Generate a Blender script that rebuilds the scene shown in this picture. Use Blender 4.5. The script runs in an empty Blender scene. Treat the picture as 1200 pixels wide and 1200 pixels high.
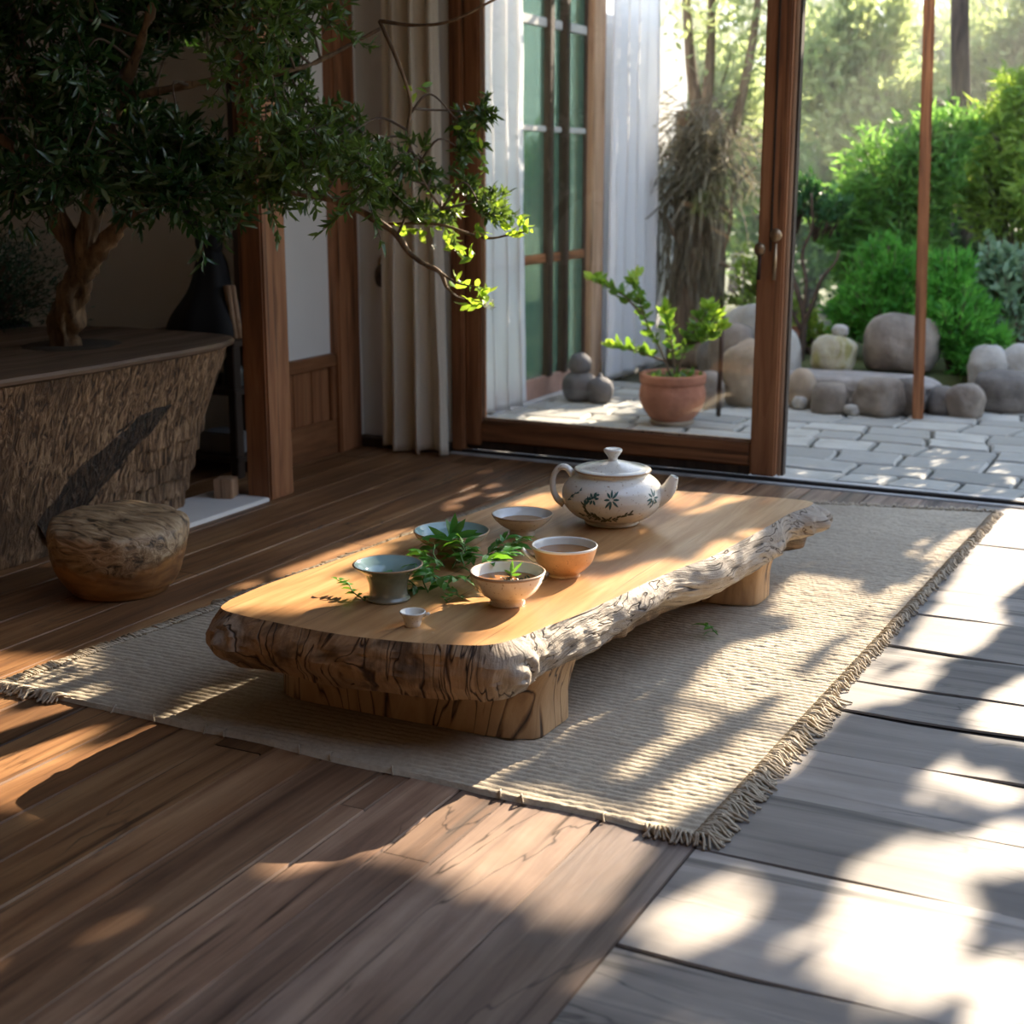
import bpy, bmesh, math, random
import numpy as np
from mathutils import Vector, Matrix, noise as MN
PI = math.pi
scene = bpy.context.scene
COL = scene.collection
random.seed(7)
RNG = np.random.default_rng(11)

# ------------------------------------------------------------------ camera
cam_d = bpy.data.cameras.new('camera')
cam = bpy.data.objects.new('camera', cam_d)
COL.objects.link(cam)
cam.location = (0, 0, 1.0)
cam.rotation_euler = (PI / 2 - math.atan(400 / 1700), 0, math.radians(26.5))
cam_d.sensor_width = 36
cam_d.lens = 51.0
cam_d.clip_start = 0.05
cam_d.clip_end = 200
cam_d.dof.use_dof = True
cam_d.dof.focus_distance = 2.85
cam_d.dof.aperture_fstop = 4.5
scene.camera = cam

# ------------------------------------------------------------------ sky, sun, exposure
AZ, EL = math.radians(11), math.radians(26)
SUN = Vector((math.sin(AZ) * math.cos(EL), math.cos(AZ) * math.cos(EL), math.sin(EL)))
world = bpy.data.worlds.new('world')
scene.world = world
world.use_nodes = True
wn, wl = world.node_tree.nodes, world.node_tree.links
wn.clear()
w_out = wn.new('ShaderNodeOutputWorld')
w_bg = wn.new('ShaderNodeBackground')
w_tc = wn.new('ShaderNodeTexCoord')
w_sep = wn.new('ShaderNodeSeparateXYZ')
w_ramp = wn.new('ShaderNodeValToRGB')
w_ramp.color_ramp.elements[0].position = 0.0
w_ramp.color_ramp.elements[0].color = (0.86, 0.93, 0.90, 1)
w_ramp.color_ramp.elements[1].position = 0.6
w_ramp.color_ramp.elements[1].color = (0.50, 0.66, 0.98, 1)
wl.new(w_tc.outputs['Generated'], w_sep.inputs[0])
wl.new(w_sep.outputs['Z'], w_ramp.inputs[0])
wl.new(w_ramp.outputs[0], w_bg.inputs[0])
w_bg.inputs[1].default_value = 1.15
wl.new(w_bg.outputs[0], w_out.inputs[0])

sun_d = bpy.data.lights.new('sun', 'SUN')
sun_d.energy = 13.5
sun_d.angle = math.radians(0.3)
sun_d.color = (1.0, 0.86, 0.66)
sun = bpy.data.objects.new('sun', sun_d)
COL.objects.link(sun)
sun.rotation_euler = SUN.to_track_quat('Z', 'Y').to_euler()
sun.location = (3, 12, 8)

vs = scene.view_settings
vs.view_transform = 'Standard'
vs.look = 'None'
vs.gamma = 1
vs.exposure = 1.15
vs.use_curve_mapping = False
scene.cycles.max_bounces = 8
scene.cycles.diffuse_bounces = 4
scene.cycles.glossy_bounces = 3
scene.cycles.transparent_max_bounces = 12
scene.cycles.sample_clamp_indirect = 6.0
scene.cycles.caustics_reflective = False
scene.cycles.caustics_refractive = False

# ------------------------------------------------------------------ material helpers
def newmat(name):
    m = bpy.data.materials.new(name)
    m.use_nodes = True
    t = m.node_tree
    b = t.nodes['Principled BSDF']
    return m, t, b

def node(t, kind, **kw):
    n = t.nodes.new('ShaderNode' + kind)
    for k, v in kw.items():
        if k[0] == '_':
            setattr(n, k[1:], v)
        else:
            n.inputs[k].default_value = v
    return n

def ramp(t, src, stops, interp='LINEAR'):
    r = t.nodes.new('ShaderNodeValToRGB')
    r.color_ramp.interpolation = interp
    e = r.color_ramp.elements
    while len(e) < len(stops):
        e.new(0.5)
    for i, (p, c) in enumerate(stops):
        e[i].position = p
        e[i].color = (c[0], c[1], c[2], 1) if hasattr(c, '__len__') else (c, c, c, 1)
    t.links.new(src, r.inputs[0])
    return r.outputs[0]

def mixc(t, fac, a, b, mode='MIX'):
    n = t.nodes.new('ShaderNodeMix')
    n.data_type = 'RGBA'
    n.blend_type = mode
    for i, v in ((0, fac), (6, a), (7, b)):
        if hasattr(v, 'is_linked'):
            t.links.new(v, n.inputs[i])
        elif i == 0:
            n.inputs[0].default_value = v
        else:
            n.inputs[i].default_value = (v[0], v[1], v[2], 1)
    return n.outputs[2]

def math_(t, op, a, b=0.0):
    n = t.nodes.new('ShaderNodeMath')
    n.operation = op
    for i, v in ((0, a), (1, b)):
        if hasattr(v, 'is_linked'):
            t.links.new(v, n.inputs[i])
        else:
            n.inputs[i].default_value = v
    return n.outputs[0]

def coords(t, scale=(1, 1, 1), kind='Object', rot=(0, 0, 0), loc=(0, 0, 0)):
    tc = t.nodes.new('ShaderNodeTexCoord')
    mp = t.nodes.new('ShaderNodeMapping')
    mp.inputs['Scale'].default_value = scale
    mp.inputs['Rotation'].default_value = rot
    mp.inputs['Location'].default_value = loc
    t.links.new(tc.outputs[kind], mp.inputs[0])
    return mp.outputs[0]

def noise(t, vec, scale, detail=6, rough=0.55, dist=0.0):
    n = node(t, 'TexNoise', Scale=scale, Detail=detail, Roughness=rough, Distortion=dist)
    t.links.new(vec, n.inputs['Vector'])
    return n.outputs['Fac']

def bump(t, b, height, strength=0.4, dist=0.01):
    n = node(t, 'Bump', Strength=strength, Distance=dist)
    t.links.new(height, n.inputs['Height'])
    t.links.new(n.outputs[0], b.inputs['Normal'])

def plain(name, col, rough=0.6, metal=0.0, var=0.12, nscale=14, bmp=0.0):
    m, t, b = newmat(name)
    v = coords(t)
    f = noise(t, v, nscale)
    c = ramp(t, f, [(0.3, [x * (1 - var) for x in col]), (0.7, [min(1, x * (1 + var)) for x in col])])
    t.links.new(c, b.inputs['Base Color'])
    b.inputs['Roughness'].default_value = rough
    b.inputs['Metallic'].default_value = metal
    if bmp:
        bump(t, b, noise(t, v, nscale * 5), bmp, 0.004)
    return m

def wood(name, dark, mid, light, axis='Y', fine=28, rough=0.5, bmp=0.25, stretch=14, tone=False, spec=0.4):
    m, t, b = newmat(name)
    s = [1, 1, 1]
    s['XYZ'.index(axis)] = 1 / stretch
    v = coords(t, tuple(s))
    if tone:                                  # every plank has its own tone and its own grain
        at = node(t, 'Attribute', _attribute_name='tone')
        off = t.nodes.new('ShaderNodeVectorMath'); off.operation = 'MULTIPLY_ADD'
        t.links.new(at.outputs['Color'], off.inputs[0]); off.inputs[1].default_value = (17, 23, 5)
        t.links.new(v, off.inputs[2]); v = off.outputs[0]
    f1 = noise(t, v, fine, 8, 0.62, 0.6)
    f2 = noise(t, v, fine * 0.22, 4, 0.5, 1.2)
    f = math_(t, 'ADD', math_(t, 'MULTIPLY', f1, 0.55), math_(t, 'MULTIPLY', f2, 0.45))
    c = ramp(t, f, [(0.30, dark), (0.48, mid), (0.66, light)])
    if tone:
        sep = node(t, 'SeparateColor'); t.links.new(at.outputs['Color'], sep.inputs[0])
        hsv = node(t, 'HueSaturation')
        t.links.new(math_(t, 'ADD', math_(t, 'MULTIPLY', sep.outputs[0], 0.75), 0.62), hsv.inputs['Value'])
        t.links.new(sep.outputs[1], hsv.inputs['Saturation'])
        t.links.new(c, hsv.inputs['Color']); c = hsv.outputs[0]
        wob = coords(t, (1.6, 1.6, 1))
        c = mixc(t, ramp(t, noise(t, wob, 1.5, 5, 0.6), [(0.42, 0.0), (0.62, 0.4)]), c, [x * 0.55 for x in mid])
    s2 = [1, 1, 1]
    s2['XYZ'.index(axis)] = 1 / (stretch * 3.5)
    v2 = coords(t, tuple(s2))
    streak = ramp(t, noise(t, v2, fine * 1.9, 3, 0.6, 0.3), [(0.33, 0.75), (0.42, 0.0)])
    c = mixc(t, streak, c, [x * 0.45 for x in dark])
    if tone:                                  # long wandering checks in the boards
        n3 = noise(t, coords(t, tuple(1 / 5 if i == 'XYZ'.index(axis) else 1 for i in range(3))), 4.2, 5, 0.55, 0.5)
        crack = ramp(t, math_(t, 'ABSOLUTE', math_(t, 'SUBTRACT', n3, 0.5)), [(0.0, 1.0), (0.006, 0.0)])
        msk = ramp(t, noise(t, coords(t), 1.9, 3, 0.5), [(0.48, 0.0), (0.56, 0.85)])
        c = mixc(t, math_(t, 'MULTIPLY', crack, msk), c, [x * 0.3 for x in dark])
    t.links.new(c, b.inputs['Base Color'])
    rr = ramp(t, f1, [(0.3, rough + 0.12), (0.7, rough - 0.08)])
    t.links.new(rr, b.inputs['Roughness'])
    b.inputs['Specular IOR Level'].default_value = spec
    bump(t, b, f1, bmp, 0.003)
    return m

def leafmat(name, cols, rough=0.4, trans=0.35, tcol=None, spec=0.5):
    m, t, b = newmat(name)
    g = node(t, 'NewGeometry')
    n = len(cols)
    c = ramp(t, g.outputs['Random Per Island'], [(i / max(1, n - 1), k) for i, k in enumerate(cols)])
    t.links.new(c, b.inputs['Base Color'])
    b.inputs['Roughness'].default_value = rough
    b.inputs['Specular IOR Level'].default_value = spec
    tr = node(t, 'BsdfTranslucent')
    if tcol:
        t.links.new(mixc(t, 0.6, c, tcol), tr.inputs[0])
    else:
        t.links.new(c, tr.inputs[0])
    mx = node(t, 'MixShader', Fac=trans)
    t.links.new(b.outputs[0], mx.inputs[1]); t.links.new(tr.outputs[0], mx.inputs[2])
    t.links.new(mx.outputs[0], t.nodes['Material Output'].inputs[0])
    return m

def glassmat(name, tint=(1, 1, 1), refl=0.06):
    m, t, b = newmat(name)
    t.nodes.remove(b)
    tr = node(t, 'BsdfTransparent'); tr.inputs[0].default_value = (*tint, 1)
    gl = node(t, 'BsdfGlossy', Roughness=0.02)
    fr = node(t, 'Fresnel', IOR=1.45)
    mx = node(t, 'MixShader')
    t.links.new(math_(t, 'MULTIPLY', fr.outputs[0], refl / 0.04), mx.inputs[0])
    t.links.new(tr.outputs[0], mx.inputs[1]); t.links.new(gl.outputs[0], mx.inputs[2])
    t.links.new(mx.outputs[0], t.nodes['Material Output'].inputs[0])
    return m

# ------------------------------------------------------------------ mesh helpers
def link(name, v, f, mat, parent=None, smooth=True, mi=None, autos=None):
    me = bpy.data.meshes.new(name)
    me.from_pydata([tuple(p) for p in v], [], f)
    mats = mat if isinstance(mat, (list, tuple)) else [mat]
    for m in mats:
        me.materials.append(m)
    if mi is not None:
        me.polygons.foreach_set('material_index', mi)
    if smooth:
        me.polygons.foreach_set('use_smooth', [True] * len(me.polygons))
    me.update()
    o = bpy.data.objects.new(name, me)
    COL.objects.link(o)
    if parent is not None:
        o.parent = parent
    if smooth and autos:
        mod = o.modifiers.new('edge', 'EDGE_SPLIT')
        mod.split_angle = math.radians(autos)
    return o

class MB:
    def __init__(s):
        s.v, s.f, s.mi = [], [], []
    def add(s, v, f, m=0):
        n = len(s.v)
        s.v.extend([tuple(p) for p in v])
        s.f.extend([tuple(i + n for i in q) for q in f])
        s.mi.extend([m] * len(f))
        return s
    def box(s, lo, hi, m=0, ch=0.0):
        bm = bmesh.new()
        bmesh.ops.create_cube(bm, size=1)
        c = [(a + b) / 2 for a, b in zip(lo, hi)]
        d = [b - a for a, b in zip(lo, hi)]
        for q in bm.verts:
            q.co = Vector((c[0] + q.co.x * d[0], c[1] + q.co.y * d[1], c[2] + q.co.z * d[2]))
        if ch:
            bmesh.ops.bevel(bm, geom=bm.edges[:], offset=min(ch, min(d) * 0.4), segments=2, affect='EDGES')
        bm.verts.index_update()
        s.add([q.co[:] for q in bm.verts], [[q.index for q in p.verts] for p in bm.faces], m)
        bm.free()
        return s
    def tube(s, pts, rad, seg=8, m=0, cap=True):
        pts = [Vector(p) for p in pts]
        n = len(pts)
        if not hasattr(rad, '__len__'):
            rad = [rad] * n
        v, f = [], []
        u = None
        for i in range(n):
            d = (pts[min(i + 1, n - 1)] - pts[max(i - 1, 0)])
            d = d.normalized() if d.length > 1e-9 else Vector((0, 0, 1))
            if u is None:
                u = d.orthogonal().normalized()
            else:
                u = (u - d * u.dot(d))
                u = u.normalized() if u.length > 1e-6 else d.orthogonal().normalized()
            w = d.cross(u)
            for k in range(seg):
                a = 2 * PI * k / seg
                v.append(pts[i] + (u * math.cos(a) + w * math.sin(a)) * rad[i])
        for i in range(n - 1):
            for k in range(seg):
                k2 = (k + 1) % seg
                f.append((i * seg + k, i * seg + k2, (i + 1) * seg + k2, (i + 1) * seg + k))
        if cap:
            f.append(tuple(range(seg - 1, -1, -1)))
            f.append(tuple((n - 1) * seg + k for k in range(seg)))
        return s.add(v, f, m)
    def lathe(s, prof, seg=48, m=0, c=(0, 0, 0), mats=None):
        v, f, mm = [], [], []
        rings = []
        for r, z in prof:
            if r < 1e-6:
                rings.append([len(v)]); v.append((c[0], c[1], c[2] + z))
            else:
                rings.append(list(range(len(v), len(v) + seg)))
                for k in range(seg):
                    a = 2 * PI * k / seg
                    v.append((c[0] + r * math.cos(a), c[1] + r * math.sin(a), c[2] + z))
        for i in range(len(rings) - 1):
            a, b = rings[i], rings[i + 1]
            g = mats[i] if mats else m
            for k in range(seg):
                k2 = (k + 1) % seg
                if len(a) == 1 and len(b) == 1:
                    continue
                if len(a) == 1:
                    f.append((a[0], b[k2], b[k]))
                elif len(b) == 1:
                    f.append((a[k], a[k2], b[0]))
                else:
                    f.append((a[k], a[k2], b[k2], b[k]))
                mm.append(g)
        n = len(s.v)
        s.v.extend(v); s.f.extend([tuple(i + n for i in q) for q in f]); s.mi.extend(mm)
        return s
    def build(s, name, mat, parent=None, smooth=True, autos=None):
        return link(name, s.v, s.f, mat, parent, smooth, s.mi, autos)

def tag(o, label, cat=None, group=None, kind=None):
    if label: o['label'] = label
    if cat: o['category'] = cat
    if group: o['group'] = group
    if kind: o['kind'] = kind
    return o
def struct(o):
    o['kind'] = 'structure'
    return o
def thing(name, loc, label, cat, group=None, rz=0.0):
    o = bpy.data.objects.new(name, None)
    COL.objects.link(o)
    o.empty_display_size = 0.1
    o.location = loc
    o.rotation_euler = (0, 0, rz)
    return tag(o, label, cat, group)
def sbox(name, lo, hi, mat, ch=0.0):
    return struct(MB().box(lo, hi, 0, ch).build(name, mat, smooth=False))

def smooth_path(pts, n=8):
    """Catmull-Rom through pts"""
    P = [Vector((p[0], p[1], p[2] if len(p) > 2 else 0)) for p in pts]
    P = [P[0] * 2 - P[1]] + P + [P[-1] * 2 - P[-2]]
    out = []
    for i in range(1, len(P) - 2):
        for k in range(n):
            u = k / n
            a, b, c, d = P[i - 1], P[i], P[i + 1], P[i + 2]
            out.append(0.5 * ((2 * b) + (c - a) * u + (2 * a - 5 * b + 4 * c - d) * u * u + (3 * b - a - 3 * c + d) * u ** 3))
    out.append(P[-2])
    return out
def taper(n, a, b):
    return [a + (b - a) * i / max(1, n - 1) for i in range(n)]

def leaves(name, pos, dirs, L, W, mat, parent=None, hi=True, droop=0.25, wide=0.5, nrm=None):
    """many leaves in one foliage mesh; pos, dirs: (n,3) arrays"""
    pos = np.asarray(pos, float); d = np.asarray(dirs, float)
    n = len(pos)
    d /= np.maximum(1e-9, np.linalg.norm(d, axis=1))[:, None]
    L = np.broadcast_to(L, n)[:, None] * RNG.uniform(0.7, 1.25, (n, 1))
    W = np.broadcast_to(W, n)[:, None] * RNG.uniform(0.75, 1.25, (n, 1))
    r = RNG.normal(size=(n, 3)) if nrm is None else np.asarray(nrm, float) + RNG.normal(size=(n, 3)) * 0.35
    s = np.cross(d, r); s /= np.maximum(1e-9, np.linalg.norm(s, axis=1))[:, None]
    up = np.cross(s, d)
    if hi:
        b0 = pos
        m1 = pos + d * L * wide * 0.6
        m2 = pos + d * L * (0.5 + wide * 0.4) - up * L * droop * 0.35
        tip = pos + d * L - up * L * droop
        V = np.stack([b0, m1 + s * W * 0.45 + up * W * 0.12, m1, m1 - s * W * 0.45 + up * W * 0.12, m2 + s * W * 0.38 + up * W * 0.1, m2, m2 - s * W * 0.38 + up * W * 0.1, tip], 1).reshape(-1, 3)
        base = [(0, 2, 1), (0, 3, 2), (1, 2, 5, 4), (2, 3, 6, 5), (4, 5, 7), (5, 6, 7)]
        k = 8
    else:
        m1 = pos + d * L * wide
        V = np.stack([pos, m1 + s * W * 0.5, pos + d * L - up * L * droop, m1 - s * W * 0.5], 1).reshape(-1, 3)
        base = [(0, 3, 2, 1)]
        k = 4
    F = [tuple(i * k + q for q in b) for i in range(n) for b in base]
    return link(name, V, F, mat, parent, smooth=hi)

def sphere_dirs(n, zlo=-1.0):
    z = RNG.uniform(zlo, 1, n); a = RNG.uniform(0, 2 * PI, n); r = np.sqrt(1 - z * z)
    return np.stack([r * np.cos(a), r * np.sin(a), z], 1)

def ball(name, c, s, mat, parent=None, seed=0, amp=0.12, freq=1.6, sub=4, flat=0.0, box=0.0, rz=0.0):
    """a boulder: squashed rounded lump with noise; c = centre of its foot"""
    bm = bmesh.new()
    bmesh.ops.create_icosphere(bm, subdivisions=sub, radius=1)
    R = Matrix.Rotation(rz, 3, 'Z')
    v = []
    for q in bm.verts:
        p = q.co.normalized()
        if box:
            e = 2 + box
            k = (abs(p.x) ** e + abs(p.y) ** e + abs(p.z) ** e) ** (-1 / e)
            p = p * k
        h = 1 + amp * MN.noise(p * freq + Vector((seed * 7.1, seed * 3.3, 1))) + amp * 0.3 * MN.noise(p * freq * 3.1 + Vector((seed, 5, seed)))
        p = p * h
        z = max(p.z, -0.82)
        w = R @ Vector((p.x * s[0], p.y * s[1], 0))
        v.append((w.x, w.y, (z + 0.82) / 1.82 * 2 * s[2] * 0.98))
    bm.verts.index_update()
    f = [[q.index for q in p.verts] for p in bm.faces]
    bm.free()
    o = link(name, v, f, mat, parent)
    o.location = c
    return o

# sun patch outlines (metres on the floor) left open in the added canopy, leaf clusters of the indoor tree
SUN_PATCHES=[[(-0.9, 3.04), (-0.94, 3.49), (-0.78, 3.48), (-0.76, 3.28), (-0.76, 3.06)], [(-0.77, 3.12), (-0.73, 3.37), (-0.71, 3.35), (-0.73, 3.12)], [(-0.7, 3.3), (-0.65, 4.23), (-0.61, 4.13), (-0.65, 3.28), (-0.66, 2.92)], [(-0.86, 2.12), (-0.91, 2.83), (-0.76, 3.14), (-0.7, 3.17), (-0.75, 2.8), (-0.71, 2.6), (-0.75, 2.57), (-0.84, 2.23), (-0.84, 2.08), (-0.93, 2.1)], [(-0.78, 2.04), (-0.73, 2.3), (-0.71, 2.55), (-0.68, 3.09), (-0.62, 3.2), (-0.61, 2.76), (-0.61, 2.52), (-0.61, 2.27), (-0.68, 2.14), (-0.73, 1.93)], [(-0.57, 3.19), (-0.56, 3.47), (-0.43, 3.46), (-0.41, 3.33), (-0.43, 3.1), (-0.51, 2.92), (-0.57, 2.94)], [(-0.57, 2.63), (-0.57, 2.84), (-0.49, 2.96), (-0.47, 2.92), (-0.52, 2.69)], [(-0.37, 2.7), (-0.31, 2.99), (-0.27, 2.98), (-0.23, 2.58), (-0.35, 2.59)], [(-0.41, 2.31), (-0.37, 2.46), (-0.3, 2.45), (-0.22, 2.37), (-0.27, 2.28), (-0.37, 2.25)], [(-0.32, 2.11), (-0.22, 2.28), (-0.16, 2.24), (-0.14, 2.09), (-0.26, 2.02)], [(-0.46, 1.7), (-0.42, 1.81), (-0.42, 2.0), (-0.37, 2.14), (-0.33, 2.13), (-0.24, 1.95), (-0.24, 1.78), (-0.25, 1.62), (-0.34, 1.64), (-0.42, 1.66)], [(-0.67, 1.62), (-0.62, 1.79), (-0.56, 1.93), (-0.52, 1.94), (-0.51, 1.77), (-0.58, 1.61)], [(-0.24, 1.76), (-0.17, 1.85), (-0.11, 1.67), (-0.24, 1.61)], [(-0.59, 4.31), (-0.54, 4.74), (-0.44, 4.64), (-0.38, 3.92), (-0.48, 3.3), (-0.56, 3.25)], [(-2.17, 1.92), (-2.04, 2.01), (-1.82, 1.93), (-1.77, 1.81), (-1.84, 1.6)], [(-1.84, 1.58), (-1.82, 1.65), (-1.72, 1.88), (-1.49, 1.92), (-1.5, 1.77), (-1.58, 1.69), (-1.77, 1.5)], [(-1.36, 1.74), (-1.33, 1.92), (-1.15, 1.87), (-1.06, 1.93), (-0.96, 2.01), (-0.72, 1.98), (-0.72, 1.86), (-0.71, 1.7), (-0.73, 1.63), (-0.85, 1.65), (-1.02, 1.69), (-1.19, 1.69), (-1.28, 1.68)], [(-2.15, 3.66), (-2.12, 3.9), (-2.07, 3.75)], [(-2.15, 3.85), (-2.12, 4.19), (-2.06, 3.97)], [(-2.15, 2.7), (-2.1, 3.38), (-2.05, 3.53), (-1.98, 3.33), (-2.01, 3.14), (-2.04, 2.76)], [(-2.15, 2.54), (-2.09, 2.82), (-2.1, 2.67)], [(-1.26, 2.68), (-1.29, 2.79), (-1.29, 2.98), (-1.23, 2.98), (-1.21, 2.88), (-1.23, 2.7)], [(-1.17, 2.69), (-1.17, 2.98), (-1.11, 2.97), (-1.13, 2.75)], [(-1.08, 2.71), (-1.1, 2.94), (-1.04, 2.96), (-1.04, 2.87)], [(-1.02, 2.24), (-1.05, 2.51), (-1.05, 2.62), (-1.0, 2.64), (-0.97, 2.53)], [(-1.2, 1.54), (-1.15, 1.75), (-1.12, 2.24), (-1.06, 2.3), (-1.03, 2.29), (-1.05, 1.92), (-1.1, 1.69)], [(-1.18, 1.87), (-1.2, 2.09), (-1.16, 2.12), (-1.12, 1.95), (-1.15, 1.82)], [(-1.62, 2.47), (-1.6, 2.8), (-1.49, 2.58)], [(-1.73, 1.56), (-1.73, 1.79), (-1.7, 2.09), (-1.68, 2.27), (-1.63, 2.23), (-1.65, 1.94), (-1.69, 1.7)], [(-1.6, 1.63), (-1.57, 1.82), (-1.52, 1.77), (-1.54, 1.6)], [(-1.27, 2.31), (-1.22, 2.54), (-1.18, 2.36), (-1.2, 2.21)], [(-2.5, 1.62), (-2.3, 1.55), (-1.98, 1.6), (-1.9, 2.0), (-2.1, 2.2), (-2.45, 2.1)]]
TREE=[(-3.033, 2.892, 1.735, 0.085), (-2.726, 2.812, 1.696, 0.085), (-2.672, 2.988, 1.721, 0.085), (-2.339, 2.843, 1.669, 0.085), (-2.106, 2.79, 1.641, 0.085), (-3.091, 2.991, 1.632, 0.085), (-3.151, 3.301, 1.679, 0.085), (-2.871, 3.23, 1.65, 0.085), (-2.621, 3.209, 1.629, 0.085), (-2.158, 2.883, 1.552, 0.085), (-2.124, 3.072, 1.576, 0.085), (-2.998, 2.916, 1.491, 0.085), (-2.763, 2.854, 1.471, 0.085), (-2.563, 2.814, 1.456, 0.085), (-2.462, 2.879, 1.457, 0.085), (-2.652, 3.306, 1.515, 0.085), (-2.438, 3.247, 1.497, 0.085), (-2.267, 3.234, 1.486, 0.085), (-2.123, 3.23, 1.478, 0.085), (-2.931, 2.866, 1.369, 0.085), (-2.84, 2.936, 1.371, 0.085), (-2.858, 3.126, 1.388, 0.085), (-2.752, 3.189, 1.389, 0.085), (-2.654, 3.263, 1.391, 0.085), (-2.509, 3.278, 1.386, 0.085), (-2.015, 2.802, 1.325, 0.085), (-2.112, 3.114, 1.356, 0.085), (-3.205, 3.153, 1.291, 0.085), (-2.95, 3.054, 1.278, 0.085), (-2.607, 2.857, 1.255, 0.085), (-2.612, 3.034, 1.266, 0.085), (-2.067, 2.804, 1.235, 0.085), (-2.304, 3.311, 1.274, 0.085), (-3.301, 3.269, 1.194, 0.085), (-2.953, 3.079, 1.18, 0.085), (-2.668, 2.93, 1.168, 0.085), (-2.86, 3.295, 1.186, 0.085), (-2.208, 3.093, 1.166, 0.085), (-2.232, 3.279, 1.173, 0.085), (-3.267, 3.259, 1.097, 0.085), (-2.909, 3.055, 1.089, 0.085), (-2.709, 2.998, 1.086, 0.085), (-2.648, 3.109, 1.088, 0.085), (-2.425, 3.009, 1.084, 0.085), (-2.011, 2.847, 1.076, 0.085), (-1.964, 2.933, 1.078, 0.085), (-2.09, 3.238, 1.085, 0.085), (-2.707, 2.776, 1.0, 0.085), (-2.57, 2.778, 1.0, 0.085), (-2.742, 3.126, 1.0, 0.085), (-2.424, 2.918, 1.0, 0.085), (-2.412, 3.071, 1.0, 0.085), (-2.223, 3.033, 1.0, 0.085), (-2.055, 2.956, 1.0, 0.085), (-2.204, 3.348, 1.0, 0.085), (-1.796, 2.867, 1.0, 0.085), (-2.549, 2.998, 0.947, 0.085), (-2.323, 2.872, 0.95, 0.085), (-2.392, 3.13, 0.946, 0.085), (-2.115, 2.916, 0.95, 0.085), (-2.078, 3.3, 1.075, 0.05), (-2.033, 3.35, 0.989, 0.05), (-2.025, 3.4, 0.934, 0.05), (-1.942, 3.35, 1.043, 0.05), (-1.961, 3.45, 0.967, 0.05), (-1.951, 3.5, 0.899, 0.05), (-1.898, 3.5, 0.944, 0.05), (-2.014, 3.3, 1.043, 0.05), (-1.834, 3.5, 0.9, 0.05), (-2.074, 3.35, 0.923, 0.05), (-1.999, 3.4, 0.878, 0.05), (-1.909, 3.5, 1.132, 0.05), (-1.872, 3.55, 1.155, 0.05), (-1.897, 3.5, 1.055, 0.05), (-1.834, 3.55, 0.922, 0.05)]
SIDEBUSH=[(-3.407, 3.35, 0.809), (-3.305, 3.35, 0.786), (-3.223, 3.35, 0.749), (-3.382, 3.35, 0.72), (-3.28, 3.35, 0.697), (-3.174, 3.35, 0.738), (-3.504, 3.35, 0.742), (-3.407, 3.35, 0.654)]
HEAP=[(-1.356, 2.31), (-1.362, 2.36), (-1.321, 2.327), (-1.35, 2.407), (-1.36, 2.458), (-1.305, 2.375), (-1.325, 2.447), (-1.269, 2.354), (-1.332, 2.501), (-1.284, 2.426), (-1.322, 2.535), (-1.25, 2.403), (-1.325, 2.579), (-1.369, 2.512), (-1.383, 2.447), (-1.285, 2.539), (-1.319, 2.29), (-1.281, 2.309)]
# ------------------------------------------------------------------ materials
M_floor = wood('floor_boards', (0.045, 0.021, 0.011), (0.205, 0.105, 0.053), (0.37, 0.22, 0.12), 'Y', 30, 0.45, 0.35, 14, True, 0.45)
M_deck = wood('grey_deck', (0.11, 0.095, 0.082), (0.235, 0.205, 0.178), (0.335, 0.297, 0.26), 'X', 12, 0.5, 0.6, 9, True, 0.4)
M_beam = wood('red_brown_timber', (0.06, 0.022, 0.010), (0.24, 0.095, 0.038), (0.42, 0.19, 0.085), 'Z', 30, 0.5, 0.25, 12)
M_beamx = wood('red_brown_timber_rail', (0.06, 0.022, 0.010), (0.24, 0.095, 0.038), (0.40, 0.175, 0.075), 'X', 30, 0.5, 0.25, 12)
M_beamy = wood('red_brown_timber_panel', (0.06, 0.022, 0.010), (0.20, 0.08, 0.03), (0.34, 0.15, 0.065), 'Y', 30, 0.5, 0.25, 12)
M_pale_timber = wood('pale_timber', (0.18, 0.10, 0.055), (0.36, 0.22, 0.13), (0.5, 0.34, 0.22), 'Z', 26, 0.55, 0.2, 12)
M_dark_timber = wood('dark_timber', (0.012, 0.007, 0.005), (0.035, 0.02, 0.013), (0.06, 0.036, 0.024), 'Z', 26, 0.5, 0.2, 12)
M_wall = plain('white_plaster', (0.74, 0.71, 0.66), 0.9, 0, 0.04, 3, 0.08)
M_wing = plain('cool_white_plaster', (0.85, 0.86, 0.87), 0.9, 0, 0.04, 2, 0.08)
M_walltimber = wood('dark_wall_boards', (0.03, 0.02, 0.013), (0.08, 0.05, 0.032), (0.13, 0.085, 0.055), 'Z', 12, 0.7)
M_ceil = plain('ceiling_timber', (0.34, 0.27, 0.20), 0.9, 0, 0.05, 3)
M_gap = plain('dark_gap', (0.018, 0.013, 0.010), 0.9)
M_sill = plain('grey_sill', (0.42, 0.40, 0.37), 0.7, 0, 0.2, 9, 0.2)
M_whitesill = plain('white_sill', (0.75, 0.73, 0.70), 0.6, 0, 0.05, 6)
M_soil = plain('soil', (0.045, 0.034, 0.022), 0.95, 0, 0.5, 12, 0.8)
M_lawn = plain('mossy_earth', (0.07, 0.085, 0.03), 0.95, 0, 0.4, 3, 0.8)
M_glass = glassmat('clear_glass')
M_black = plain('black_cloth', (0.006, 0.006, 0.007), 0.8)
M_iron = plain('rusty_iron', (0.06, 0.035, 0.025), 0.6, 0.6)
M_brass = plain('aged_brass', (0.36, 0.25, 0.15), 0.4, 0.85, 0.25, 40)

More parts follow.
